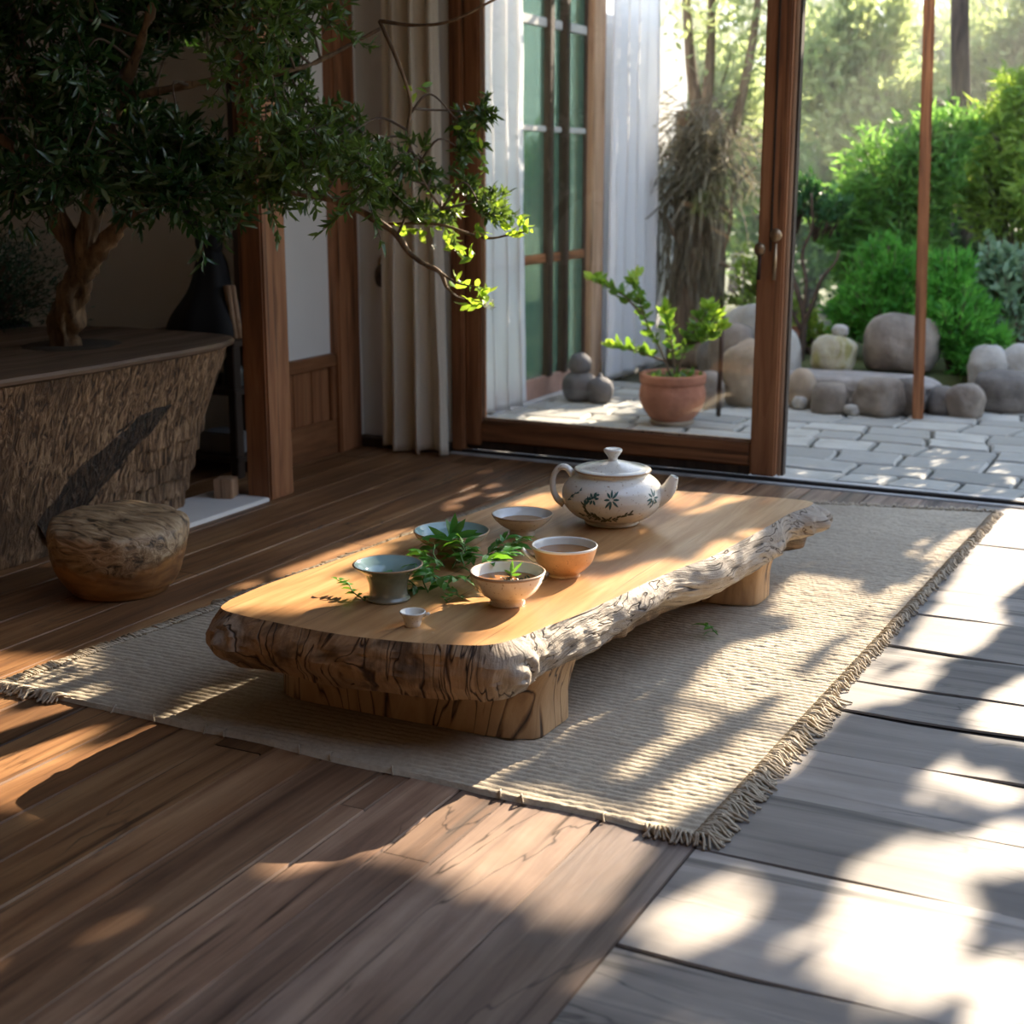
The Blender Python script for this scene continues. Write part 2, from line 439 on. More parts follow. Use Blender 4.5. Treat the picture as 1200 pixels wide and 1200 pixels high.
def paver_mat():
    m, t, b = newmat('grey_pavers')
    g = node(t, 'NewGeometry')
    v = coords(t)
    c = ramp(t, g.outputs['Random Per Island'], [(0, (0.22, 0.215, 0.19)), (0.5, (0.31, 0.30, 0.265)), (1, (0.40, 0.385, 0.335))])
    c = mixc(t, ramp(t, noise(t, v, 9, 7, 0.65), [(0.4, 0.0), (0.7, 0.6)]), c, (0.24, 0.23, 0.19))
    t.links.new(c, b.inputs['Base Color'])
    b.inputs['Roughness'].default_value = 0.75
    bump(t, b, noise(t, v, 28, 8, 0.6), 0.6, 0.006)
    return m
M_paver = paver_mat()

def stone_mat(name, a, bcol, moss=None, scale=6):
    m, t, b = newmat(name)
    v = coords(t)
    f = noise(t, v, scale, 9, 0.62, 0.3)
    c = ramp(t, f, [(0.32, a), (0.66, bcol)])
    if moss:
        c = mixc(t, ramp(t, noise(t, v, scale * 0.8, 5, 0.6, 0.8), [(0.45, 0.0), (0.58, 0.85)]), c, moss)
    t.links.new(c, b.inputs['Base Color'])
    b.inputs['Roughness'].default_value = 0.8
    bump(t, b, noise(t, v, scale * 5, 8, 0.65), 0.6, 0.012)
    return m
M_stone = stone_mat('grey_brown_stone', (0.11, 0.088, 0.068), (0.28, 0.235, 0.19))
M_stone_l = stone_mat('pale_stone', (0.24, 0.225, 0.195), (0.42, 0.40, 0.36))
M_stone_t = stone_mat('tan_stone', (0.22, 0.165, 0.11), (0.40, 0.315, 0.225))
M_stone_d = stone_mat('dark_stone', (0.07, 0.062, 0.055), (0.20, 0.175, 0.15))
M_stone_m = stone_mat('mossy_stone', (0.26, 0.23, 0.16), (0.45, 0.42, 0.30), (0.22, 0.20, 0.05), 9)

# ------------------------------------------------------------------ floor boards, deck, patio
def planks(name, strips, mat, along='Y', z=0.0, grey=None, wav=0.0015, nseg=26):
    """strips: (a0, a1, b0, b1): across from a0 to a1, along from b0 to b1"""
    v, f, tone = [], [], []
    for (a0, a1, b0, b1) in strips:
        n0 = len(v)
        k = max(2, int((b1 - b0) / 0.09))
        sd = RNG.uniform(0, 50)
        g = 0.0014 + 0.0
        for i in range(k + 1):
            b = b0 + g + (b1 - b0 - 2 * g) * i / k
            wa = wav * MN.noise(Vector((b * 3.1, sd, a0 * 9))) * 2
            wb = wav * MN.noise(Vector((b * 3.1, sd + 9, a1 * 9))) * 2
            dz = 0.0016 * MN.noise(Vector((b * 1.7, sd, 3)))
            for a, zz in ((a0 + g + wa, -0.004), (a0 + g + 0.002 + wa, 0), (a1 - g - 0.002 + wb, 0), (a1 - g + wb, -0.004)):
                v.append((a, b, z + zz + dz) if along == 'Y' else (b, a, z + zz + dz))
        for i in range(k):
            for j in range(3):
                q = (n0 + i * 4 + j, n0 + i * 4 + j + 1, n0 + (i + 1) * 4 + j + 1, n0 + (i + 1) * 4 + j)
                f.append(q if along == 'Y' else q[::-1])
        tn = RNG.uniform(0, 1)
        st = 1.0 if grey is None else grey((a0 + a1) / 2)
        tone.extend([(tn, st, RNG.uniform(0, 1), 1)] * (k * 3))
    o = struct(link(name, v, f, mat, smooth=False))
    at = o.data.color_attributes.new('tone', 'FLOAT_COLOR', 'CORNER')
    arr = np.repeat(np.array(tone), 4, axis=0).reshape(-1)
    at.data.foreach_set('color', arr.astype(np.float32))
    return o
xs = [-0.655, -0.82, -0.99, -1.075, -1.175, -1.225, -1.355, -1.46, -1.565, -1.663, -1.775, -1.90, -2.03, -2.17, -2.30, -2.45, -2.60]
while xs[-1] > -4.75:
    xs.append(xs[-1] - random.uniform(0.12, 0.17))
st = []
for i in range(len(xs) - 1):
    y = -2.3 + random.uniform(0, 1.5)
    ys = [-2.3, y]
    while y < 4.5:
        y += random.uniform(1.3, 2.4)
        ys.append(min(y, 4.53))
    st += [(xs[i + 1], xs[i], ys[j], ys[j + 1]) for j in range(len(ys) - 1) if ys[j + 1] - ys[j] > 0.02]
planks('floor', st, M_floor, 'Y', 0, lambda x: 1.12 - 0.62 * min(1, max(0, (x + 1.5) / 0.85)))
sbox('floor_base', (-4.75, -2.3, -0.12), (-0.655, 4.53, -0.0065), M_gap)
dy = [-1.2, -0.95, -0.7, -0.4, -0.15, 0.1, 0.35, 0.6, 0.85, 1.1, 1.36, 1.62, 1.93, 2.17, 2.40, 2.61, 2.79, 3.04, 3.3, 3.52, 3.8, 4.02, 4.28, 4.53]
st = []
for i in range(len(dy) - 1):
    x = -0.6545
    while x < 2.5:
        x2 = min(2.6, x + random.uniform(0.9, 1.9))
        st.append((dy[i], dy[i + 1], x, x2)); x = x2
planks('floor_deck', st, M_deck, 'X', 0, None, 0.013)
sbox('floor_deck_base', (-0.655, -1.2, -0.12), (2.6, 4.53, -0.0065), M_gap)

def pavers():
    b = MB()
    y = 4.67
    r = 0
    while y < 7.6:
        d = random.uniform(0.16, 0.215)
        x = -2.8 + random.uniform(-0.2, 0)
        while x < 2.6:
            w = random.uniform(0.17, 0.33)
            if y < 6.45 or x > -0.95:
                g = 0.006
                c = [(x + g, y + g), (x + w - g, y + g), (x + w - g, y + d - g), (x + g, y + d - g)]
                ring = []
                for q in range(4):
                    p0, p1 = c[q], c[(q + 1) % 4]
                    for k in range(4):
                        u = k / 4
                        wx = MN.noise(Vector((p0[0] * 3 + (p1[0] - p0[0]) * u * 3, (p0[1] + (p1[1] - p0[1]) * u) * 3, 0.3)))
                        wy = MN.noise(Vector((p0[0] * 3 + (p1[0] - p0[0]) * u * 3, (p0[1] + (p1[1] - p0[1]) * u) * 3, 7.3)))
                        ring.append([p0[0] + (p1[0] - p0[0]) * u + wx * 0.055 + random.uniform(-.003, .003), p0[1] + (p1[1] - p0[1]) * u + wy * 0.05 + random.uniform(-.003, .003)])
                cx = sum(p[0] for p in ring) / 16; cy = sum(p[1] for p in ring) / 16
                dz = random.uniform(-0.004, 0.003)
                v = [(p[0], p[1], -0.04) for p in ring] + [(p[0], p[1], -0.008 + dz) for p in ring]
                v += [(cx + (p[0] - cx) * 0.93, cy + (p[1] - cy) * 0.93, dz) for p in ring] + [(cx, cy, dz + 0.001)]
                f = [(i, (i + 1) % 16, 16 + (i + 1) % 16, 16 + i) for i in range(16)] + [(16 + i, 16 + (i + 1) % 16, 32 + (i + 1) % 16, 32 + i) for i in range(16)]
                f += [(32 + i, 32 + (i + 1) % 16, 48) for i in range(16)]
                b.add(v, f)
            x += w
        y += d
    struct(b.build('patio', M_paver, smooth=True, autos=30))
pavers()
sbox('patio_bed', (-2.85, 4.65, -0.14), (2.6, 7.7, -0.03), plain('moss_joint', (0.055, 0.055, 0.03), 0.95, 0, 0.5, 20))
sbox('ground', (-22, 6.4, -0.3), (22, 40, -0.035), M_lawn)
sbox('ground_bank', (2.6, -8, -0.3), (22, 6.4, -0.06), M_lawn)
sbox('baseboard_back', (-2.905, 4.515, -0.03), (-2.52, 4.58, 0.035), M_dark_timber, 0.003)
# the door sill and track
sbox('trim_1', (-2.52, 4.535, -0.03), (2.6, 4.665, 0.004), M_sill, 0.003)
sbox('trim_2', (-2.52, 4.56, 0.0), (2.6, 4.585, 0.014), M_gap, 0.002)

# ------------------------------------------------------------------ walls, ceiling, timber
sbox('wall_back', (-3.0, 4.575, 0), (-2.52, 4.665, 2.6), M_wall)
sbox('wall_back_lintel', (-2.52, 4.575, 2.14), (-0.5, 4.665, 2.6), M_wall)
sbox('wall_left', (-3.0, 3.96, 0.0), (-2.905, 4.575, 2.6), M_wall)
sbox('wall_left_end', (-4.7, 4.3, 0), (-3.0, 4.4, 2.6), M_wall)
sbox('wall_left_far', (-4.8, -2.3, 0), (-4.7, 4.4, 2.6), M_wall)
sbox('wall_front', (-4.8, -2.4, 0), (2.7, -2.3, 2.6), M_walltimber)  # room wall, carried on to the right to hold back sky light
sbox('added_wall_right', (2.6, -2.4, -0.1), (2.7, 4.2, 2.8), M_walltimber)  # added out of view to cut low light from the right
sbox('ceiling', (-4.8, -2.4, 2.6), (-0.45, 4.7, 2.7), M_ceil)
sbox('added_shade_roof', (-0.45, -2.4, 2.6), (2.7, 1.1, 2.7), M_ceil)  # unseen roof added to darken the near floor
sbox('trim_3', (-0.6, -2.4, 2.42), (-0.45, 4.7, 2.6), M_beamy, 0.01)
sbox('trim_4', (-2.72, 3.6, 0), (-2.63, 3.725, 2.6), M_beam, 0.006)            # proud post at the alcove
sbox('trim_5', (-2.99, 3.93, 0), (-2.89, 3.97, 2.6), M_dark_timber, 0.004)     # dark edge of the panel wall
sbox('trim_6', (-2.915, 4.365, 0), (-2.865, 4.505, 2.6), M_beam, 0.006)       # post in the panel wall
def wainscot():
    r = struct(bpy.data.objects.new('trim_7', None)); COL.objects.link(r)
    r.location = (-2.9, 4.15, 0)
    def P(n, lo, hi, m): MB().box(lo, hi, 0, 0.004).build(n, m, r, False)
    P('top_rail', (-0.01, -0.19, 0.318), (0.022, 0.215, 0.362), M_beamy)
    P('bottom_rail', (-0.01, -0.19, 0.0), (0.018, 0.215, 0.125), M_beamy)
    P('stile', (-0.01, 0.185, 0.125), (0.018, 0.215, 0.318), M_beam)
    P('stile', (-0.01, -0.19, 0.125), (0.018, -0.15, 0.318), M_beam)
    for k in range(3):
        P('panel_board', (-0.01, -0.15 + k * 0.1117, 0.125), (0.006, -0.15 + (k + 1) * 0.1117 - 0.002, 0.318), M_beam)
wainscot()
sbox('trim_8', (-2.86, 3.1, -0.004), (-2.635, 3.6, 0.012), M_whitesill, 0.003)   # pale threshold at the alcove

# ------------------------------------------------------------------ glazed sliding door
def door():
    d = struct(bpy.data.objects.new('door_1', None)); COL.objects.link(d)
    d.location = (-1.95, 4.62, 0)
    def L(n, lo, hi, m, ch=0.006):
        return MB().box([a - b for a, b in zip(lo, (-1.95, 4.62, 0))], [a - b for a, b in zip(hi, (-1.95, 4.62, 0))], 0, ch).build(n, m, d, False)
    L('jamb', (-2.52, 4.56, 0), (-2.47, 4.665, 2.14), M_beam)
    L('hinge_stile', (-2.468, 4.575, 0.03), (-2.408, 4.63, 2.08), M_beam)
    L('lock_stile', (-1.402, 4.575, 0.016), (-1.315, 4.635, 2.08), M_beam)
    L('bottom_rail', (-2.408, 4.578, 0.045), (-1.402, 4.628, 0.122), M_beamx)
    L('kick_board', (-2.468, 4.585, 0.014), (-1.402, 4.622, 0.045), M_dark_timber, 0.003)
    L('glazing_bead', (-2.408, 4.60, 0.122), (-1.402, 4.625, 0.130), M_pale_timber, 0.002)
    L('top_rail', (-2.408, 4.578, 2.0), (-1.402, 4.628, 2.08), M_beamx)
    L('head', (-2.52, 4.56, 2.08), (-0.5, 4.665, 2.14), M_beamx)
    L('pane', (-2.408, 4.604, 0.13), (-1.402, 4.608, 2.0), M_glass, 0)
    L('edge_strip', (-1.314, 4.60, 0.016), (-1.303, 4.64, 2.08), M_pale_timber, 0.002)
    L('edge_seal', (-1.303, 4.605, 0.016), (-1.296, 4.64, 2.08), M_dark_timber, 0.002)
    L('meeting_groove', (-1.362, 4.571, 0.75), (-1.355, 4.576, 2.08), M_dark_timber, 0)
    for (x, z, h0, h1, m) in ((-1.342, 0.80, 0.66, 0.775, M_brass), (-1.393, 0.755, 0.66, 0.735, M_iron)):
        h = MB()
        h.lathe([(0, 0.012), (0.016, 0.010), (0.019, 0.004), (0.019, 0)], 24)
        h.v = [(p[0] + x + 1.95, -p[2] - 0.046, p[1] * 1.15 + z) for p in h.v]
        k = h.build('handle_rose', M_brass, d, True)
        b = MB()
        b.tube([(x + 1.954, -0.058, h1), (x + 1.954, -0.062, (h0 + h1) / 2), (x + 1.952, -0.060, h0)], [0.0045, 0.006, 0.007], 10)
        b.build('lever', m, k)
door()
# ------------------------------------------------------------------ rug
def rug_mats():
    m, t, b = newmat('cream_wool')
    v = coords(t)
    c = ramp(t, noise(t, v, 3.0, 6, 0.6), [(0.3, (0.40, 0.33, 0.245)), (0.7, (0.54, 0.46, 0.345))])
    c = mixc(t, ramp(t, noise(t, v, 90, 4, 0.6), [(0.35, 0.45), (0.6, 0.0)]), c, (0.30, 0.25, 0.18))
    t.links.new(c, b.inputs['Base Color'])
    b.inputs['Roughness'].default_value = 0.95
    b.inputs['Specular IOR Level'].default_value = 0.1
    bump(t, b, noise(t, v, 260, 4, 0.6), 0.5, 0.003)
    return m
M_rug = rug_mats()
def rug():
    t = thing('woven_rug', (-1.3, 3.0, 0), 'cream ribbed wool rug with frayed edges under the low wooden table', 'rug')
    # corners: near left, near right, far right, far left (the far edge runs askew)
    C = [Vector((-2.12, 1.985)), Vector((-0.655, 1.955)), Vector((-0.585, 4.42)), Vector((-1.93, 4.08))]
    nu, nv = 210, 1000
    rib = 0.0165
    v = []
    for j in range(nv + 1):
        w = j / nv
        for i in range(nu + 1):
            u = i / nu
            p = (C[0] * (1 - u) + C[1] * u) * (1 - w) + (C[3] * (1 - u) + C[2] * u) * w
            e = 0.012 * MN.noise(Vector((p.x * 5, p.y * 5, 2.0)))
            edge = min(u, 1 - u, w, 1 - w)
            p = p + Vector((e, 0.9 * e)) * (1 if edge < 0.06 else 0.3)
            q = p.y + 0.006 * MN.noise(Vector((p.x * 7, p.y * 7, 0))) + 0.012 * MN.noise(Vector((p.x * 1.3, p.y * 1.3, 4)))
            s = (q / rib) % 1.0
            row = math.floor(q / rib)
            h = abs(math.sin(PI * s)) ** 0.7
            kn = 0.84 + 0.16 * math.sin(p.x / 0.008 * PI + row * 2.4)
            z = 0.0055 + 0.0036 * h * kn + 0.002 * MN.noise(Vector((p.x * 60, p.y * 60, 1)))
            z += 0.004 * max(0, MN.noise(Vector((p.x * 2.5, p.y * 2.5, 8))))
            if edge < 0.002: z = 0.001
            v.append((p.x + 1.3, p.y - 3.0, z))
    f = [(j * (nu + 1) + i, j * (nu + 1) + i + 1, (j + 1) * (nu + 1) + i + 1, (j + 1) * (nu + 1) + i) for j in range(nv) for i in range(nu)]
    link('weave', v, f, M_rug, t)
    b = MB()
    def strand(p, d, L, r=0.0022):
        p = Vector((p[0] + 1.3, p[1] - 3.0, 0.008))
        d = Vector((d[0], d[1], 0)).normalized()
        s = Vector((-d.y, d.x, 0)) * random.uniform(-0.5, 0.5)
        pts = [p - d * 0.012 + Vector((0, 0, 0.002)), p + d * L * 0.3 + Vector((0, 0, random.uniform(0.002, 0.009))), p + d * L * 0.7 + s * L * 0.5 + Vector((0, 0, -0.002)), p + d * L + s * L - Vector((0, 0, 0.0055))]
        b.tube(smooth_path(pts, 2), r, 5)
    def side(A, B, out, dens, L0, L1, amt=1.0):
        n = int((B - A).length * dens)
        for i in range(n):
            u = (i + random.random()) / n
            p = A * (1 - u) + B * u
            strand(p, (out[0] + random.uniform(-.4, .4), out[1] + random.uniform(-.6, .4)), random.uniform(L0, L1))
    side(C[1], C[1] * 0.72 + C[2] * 0.28, (0.85, -0.25), 420, 0.018, 0.045)
    side(C[1] * 0.72 + C[2] * 0.28, C[2], (1, -0.2), 170, 0.008, 0.022)
    side(C[1] + Vector((-0.09, 0)), C[1], (0.4, -1), 260, 0.010, 0.026)
    side(C[0], C[0] + Vector((0.16, 0)), (-0.3, -1), 300, 0.012, 0.035)
    side(C[0], C[0] * 0.7 + C[3] * 0.3, (-1, -0.15), 260, 0.012, 0.035)
    side(C[0] * 0.7 + C[3] * 0.3, C[3], (-1, 0.1), 520, 0.02, 0.055)
    side(C[0] + Vector((0.2, 0)), C[1], (0.3, -1), 9, 0.004, 0.012)
    side(C[3], C[2], (0, 1), 200, 0.005, 0.02)
    tag(b.build('fringe', M_rug, t), None, kind='stuff')
rug()

# ------------------------------------------------------------------ live-edge low table
def table_mats():
    m, t, b = newmat('honey_tabletop')
    v = coords(t, (1, 1 / 11, 1))
    f = noise(t, v, 24, 9, 0.62, 0.8)
    g = noise(t, v, 5, 4, 0.5, 2.0)
    c = ramp(t, math_(t, 'ADD', math_(t, 'MULTIPLY', f, 0.5), math_(t, 'MULTIPLY', g, 0.5)), [(0.32, (0.24, 0.105, 0.036)), (0.5, (0.45, 0.235, 0.095)), (0.66, (0.62, 0.38, 0.18))])
    # fine dark seams along the grain
    tc = coords(t, (1, 1, 1))
    sx = t.nodes.new('ShaderNodeSeparateXYZ'); t.links.new(tc, sx.inputs[0])
    wob = math_(t, 'ADD', sx.outputs[0], math_(t, 'MULTIPLY', noise(t, coords(t, (1, 0.25, 1)), 6, 3), 0.03))
    fr = math_(t, 'FRACT', math_(t, 'DIVIDE', wob, 0.083))
    ln = math_(t, 'LESS_THAN', fr, 0.022)
    ln = math_(t, 'MULTIPLY', ln, ramp(t, noise(t, coords(t, (1, 0.35, 1)), 9, 3), [(0.45, 0.15), (0.6, 0.8)]))
    c = mixc(t, ln, c, (0.09, 0.04, 0.016))
    t.links.new(c, b.inputs['Base Color'])
    t.links.new(ramp(t, f, [(0.3, 0.42), (0.7, 0.30)]), b.inputs['Roughness'])
    bump(t, b, f, 0.12, 0.002)
    b.inputs['Specular IOR Level'].default_value = 0.45
    # weathered edge: flowing dark grooves, grey on the long side, warm brown at the sawn end
    m2, t2, b2 = newmat('weathered_live_edge')
    g2 = node(t2, 'Attribute', _attribute_name='flow')
    mp = t2.nodes.new('ShaderNodeMapping'); mp.inputs['Scale'].default_value = (1, 1, 1)
    t2.links.new(g2.outputs['Vector'], mp.inputs[0])
    fA = noise(t2, mp.outputs[0], 0.8, 2, 0.5, 0.35)
    sn = math_(t2, 'ABSOLUTE', math_(t2, 'SINE', math_(t2, 'MULTIPLY', fA, 15.0)))
    f1 = math_(t2, 'ADD', math_(t2, 'MULTIPLY', ramp(t2, sn, [(0.0, 0.15), (0.30, 1.0)]), math_(t2, 'ADD', 0.22, math_(t2, 'MULTIPLY', noise(t2, mp.outputs[0], 3.0, 5, 0.6), 0.2))), math_(t2, 'MULTIPLY', noise(t2, mp.outputs[0], 1.6, 6, 0.6), 0.5))
    f3 = noise(t2, coords(t2), 60, 5, 0.6)
    cr = ramp(t2, f1, [(0.28, (0.02, 0.012, 0.008)), (0.40, (0.13, 0.07, 0.035)), (0.55, (0.34, 0.205, 0.105)), (0.7, (0.44, 0.29, 0.16))])
    gr = ramp(t2, f1, [(0.28, (0.03, 0.022, 0.016)), (0.40, (0.17, 0.13, 0.10)), (0.55, (0.34, 0.28, 0.215)), (0.7, (0.45, 0.385, 0.31))])
    at = node(t2, 'Attribute', _attribute_name='grey'); sp = node(t2, 'SeparateColor'); t2.links.new(at.outputs['Color'], sp.inputs[0])
    c2 = mixc(t2, sp.outputs[0], cr, gr)
    big = ramp(t2, noise(t2, coords(t2), 7, 4, 0.6, 0.8), [(0.50, 0.0), (0.60, 0.75)])
    c2 = mixc(t2, math_(t2, 'MULTIPLY', big, math_(t2, 'SUBTRACT', 1.0, math_(t2, 'MULTIPLY', sp.outputs[0], 0.8))), c2, (0.05, 0.028, 0.016))
    t2.links.new(c2, b2.inputs['Base Color'])
    b2.inputs['Roughness'].default_value = 0.72
    b2.inputs['Specular IOR Level'].default_value = 0.3
    bump(t2, b2, math_(t2, 'ADD', f1, math_(t2, 'MULTIPLY', f3, 0.25)), 0.9, 0.012)
    # sawn legs: warm wood with dark streaks
    m3, t3, b3 = newmat('table_leg_wood')
    v3 = coords(t3, (1, 1, 0.28), rot=(0.1, 0.22, 0))
    hA = noise(t3, v3, 5, 3, 0.5, 1.2)
    h1 = math_(t3, 'ADD', math_(t3, 'MULTIPLY', ramp(t3, math_(t3, 'ABSOLUTE', math_(t3, 'SINE', math_(t3, 'MULTIPLY', hA, 30.0))), [(0.0, 0.0), (0.4, 1.0)]), 0.3), math_(t3, 'MULTIPLY', noise(t3, v3, 16, 8, 0.6, 1.6), 0.55))
    c3 = ramp(t3, h1, [(0.28, (0.035, 0.018, 0.009)), (0.42, (0.22, 0.12, 0.055)), (0.56, (0.40, 0.24, 0.115)), (0.72, (0.50, 0.33, 0.17))])
    c3 = mixc(t3, ramp(t3, noise(t3, v3, 3.4, 4, 0.6, 0.6), [(0.52, 0.0), (0.6, 0.8)]), c3, (0.06, 0.032, 0.018))
    t3.links.new(c3, b3.inputs['Base Color'])
    b3.inputs['Roughness'].default_value = 0.6
    bump(t3, b3, h1, 0.5, 0.008)
    return m, m2, m3
M_top, M_edge, M_leg = table_mats()

TH = 0.22
def table():
    ox, oy = -1.25, 2.7
    t = thing('low_tea_table', (ox, oy, 0.012), 'low live-edge wooden slab tea table standing on the rug', 'table')
    out = [(-1.635, 2.09), (-1.615, 2.038), (-1.55, 2.018), (-1.44, 2.008), (-1.324, 2.004), (-1.20, 2.022), (-1.101, 2.053), (-1.062, 2.085), (-1.045, 2.13), (-1.030, 2.20), (-1.008, 2.294), (-0.998, 2.36), (-0.981, 2.478), (-0.968, 2.586), (-0.948, 2.69), (-0.925, 2.79), (-0.912, 2.917), (-0.896, 3.10), (-0.888, 3.24), (-0.868, 3.33), (-0.872, 3.385), (-0.93, 3.40), (-1.07, 3.385), (-1.24, 3.36), (-1.42, 3.335), (-1.52, 3.30), (-1.545, 3.18), (-1.55, 3.0), (-1.575, 2.8), (-1.60, 2.6), (-1.615, 2.4), (-1.635, 2.22)]
    ring = smooth_path(out + [out[0]], 16)[:-1]
    n = len(ring)
    # arc length
    L = [0]
    for i in range(n):
        L.append(L[-1] + (ring[(i + 1) % n] - ring[i]).length)
    knots = [(-1.575, 2.03, 0.175, 0.060, 0.026), (-1.055, 2.10, 0.165, 0.075, 0.028), (-0.88, 3.33, 0.185, 0.080, 0.030), (-0.90, 3.12, 0.15, 0.05, 0.010), (-1.33, 2.0, 0.15, 0.045, -0.006), (-0.99, 2.5, 0.14, 0.09, 0.010)]
    rows = 20
    v, fl, gy = [], [], []
    for i in range(n):
        p = ring[i]
        d = (ring[(i + 1) % n] - ring[i - 1]).normalized()
        nr = Vector((d.y, -d.x, 0))
        if (p - Vector((ox, oy, 0))).dot(nr) < 0: nr = -nr
        s = L[i]
        front = max(0.0, min(1.0, (2.16 - p.y) / 0.10))
        far = max(0.0, min(1.0, (p.y - 3.2) / 0.15))
        base = 0.120 + 0.012 * MN.noise(Vector((s * 5, 0, 1)))
        if front < 1 and p.x > -1.2:
            base += (1 - front) * (0.022 * math.sin((p.y - 2.3) * 7.2) + 0.012) * max(0, min(1, (p.y - 2.35) / 0.15)) - 0.004
        for j in range(rows + 1):
            w = j / rows
            z = TH - (TH - base) * w
            o = 0.016 * math.sin(PI * min(1, w * 1.15)) - 0.035 * max(0, w - 0.72) / 0.28 * (0.4 if front else 1)
            o += -0.004 * (1 - w) ** 6
            am = min(1, w * 7)
            o += am * (0.010 * MN.noise(Vector((s * 7, z * 16, 3))) + 0.006 * MN.noise(Vector((s * 22, z * 40, 5))) + 0.0035 * MN.noise(Vector((s * 30 + z * 90, z * 150, 9))))
            for kx, ky, kz, kr, ka in knots:
                dd = math.sqrt((p.x - kx) ** 2 + (p.y - ky) ** 2 + (z - kz) ** 2)
                if dd < kr * 1.6:
                    q = math.exp(-(dd / kr) ** 2 * 2)
                    o += am * ka * q * (1 + 0.25 * math.sin(dd / kr * 14))
            q = p + nr * o
            v.append((q.x - ox, q.y - oy, z - 0.012))
            # flow coordinates: grooves run along the edge and swirl round the knots
            sw = 0.0
            for kx, ky, kz, kr, ka in knots:
                dd = math.sqrt((p.x - kx) ** 2 + (p.y - ky) ** 2 + (z - kz) ** 2)
                sw += math.exp(-(dd / kr) ** 2) * 2.4
            lift = base - 0.12
            if front > 0.5:
                fl.append((s * 34 + sw * 0.8 + 0.6 * math.sin(s * 9), z * 6, sw * 0.6 + s * 2))      # near the sawn end the figure stands upright
            else:
                fl.append((s * 5.0, (z - lift * 1.0) * 70 + sw * 1.4, sw))
            gy.append(min(1.0, (1 - front) + sum(math.exp(-(((p.x - k[0]) ** 2 + (p.y - k[1]) ** 2 + (z - k[2]) ** 2) / (k[3] * 0.8) ** 2)) for k in knots[:2]) * 0.8))
    f, mi = [], []
    R = rows + 1
    for i in range(n):
        k = (i + 1) % n
        for j in range(rows):
            f.append((i * R + j, i * R + j + 1, k * R + j + 1, k * R + j)); mi.append(1)
    # gently dished top: inset rings to the middle
    def cap(idx, zz, flip, m):
        prev = idx
        c = Vector((-0.02, 0.0, zz))
        for step in (0.985, 0.9, 0.6, 0.3):
            nw = []
            for q in idx:
                p = v[q]
                nw.append(len(v)); v.append((c.x + (p[0] - c.x) * step, c.y + (p[1] - c.y) * step, zz)); fl.append((0, 0, 0)); gy.append(0)
            for i in range(n):
                k = (i + 1) % n
                q = (prev[i], prev[k], nw[k], nw[i])
                f.append(q[::-1] if flip else q); mi.append(m)
            prev = nw
        f.append(tuple(prev[::-1]) if flip else tuple(prev)); mi.append(m)
    cap([i * R for i in range(n)], TH - 0.012, False, 0)
    cap([i * R + rows for i in range(n)], 0.118 - 0.012, True, 1)
    o = link('tabletop', v, f, [M_top, M_edge], t, True, mi, 38)
    a = o.data.attributes.new('flow', 'FLOAT_VECTOR', 'POINT')
    a.data.foreach_set('vector', np.array(fl, dtype=np.float32).reshape(-1))
    a = o.data.color_attributes.new('grey', 'FLOAT_COLOR', 'POINT')
    a.data.foreach_set('color', np.array([(g, g, g, 1) for g in gy], dtype=np.float32).reshape(-1))
    bm = bmesh.new(); bm.from_mesh(o.data); bmesh.ops.recalc_face_normals(bm, faces=bm.faces[:]); bm.to_mesh(o.data); bm.free()
    # two plank legs across the slab; the open end flares up into the slab
    for (x0, x1, y0, y1, fx, fy) in ((-1.60, -1.035, 2.165, 2.36, 0.022, 0.03), (-1.50, -0.935, 3.13, 3.30, 0.03, 0.0)):
        v, f = [], []
        nz, k = 14, 56
        for j in range(nz + 1):
            w = j / nz
            z = w * 0.135
            fla = max(0, (w - 0.35) / 0.65) ** 2
            for i in range(k):
                a = 2 * PI * i / k
                e = 2 / 5.0
                ca, sa = math.cos(a), math.sin(a)
                px = math.copysign(abs(ca) ** e, ca); py = math.copysign(abs(sa) ** e, sa)
                hx, hy = (x1 - x0) / 2, (y1 - y0) / 2
                X = (x0 + x1) / 2 + px * hx
                Y = (y0 + y1) / 2 + py * hy
                r = max(0, px)
                X += fla * fx * r
                Y += -fla * fy * r * (1 if py < 0 else -0.6)
                g = 0.004 * MN.noise(Vector((X * 9, Y * 9, z * 6))) + 0.0025 * MN.noise(Vector((X * 40, Y * 40, z * 12)))
                v.append((X + px * g - ox, Y + py * g - oy, z))
        for j in range(nz):
            for i in range(k):
                i2 = (i + 1) % k
                f.append((j * k + i, j * k + i2, (j + 1) * k + i2, (j + 1) * k + i))
        f.append(tuple(range(k - 1, -1, -1))); f.append(tuple(nz * k + i for i in range(k)))
        link('leg', v, f, M_leg, t, True, None, 50)
table()

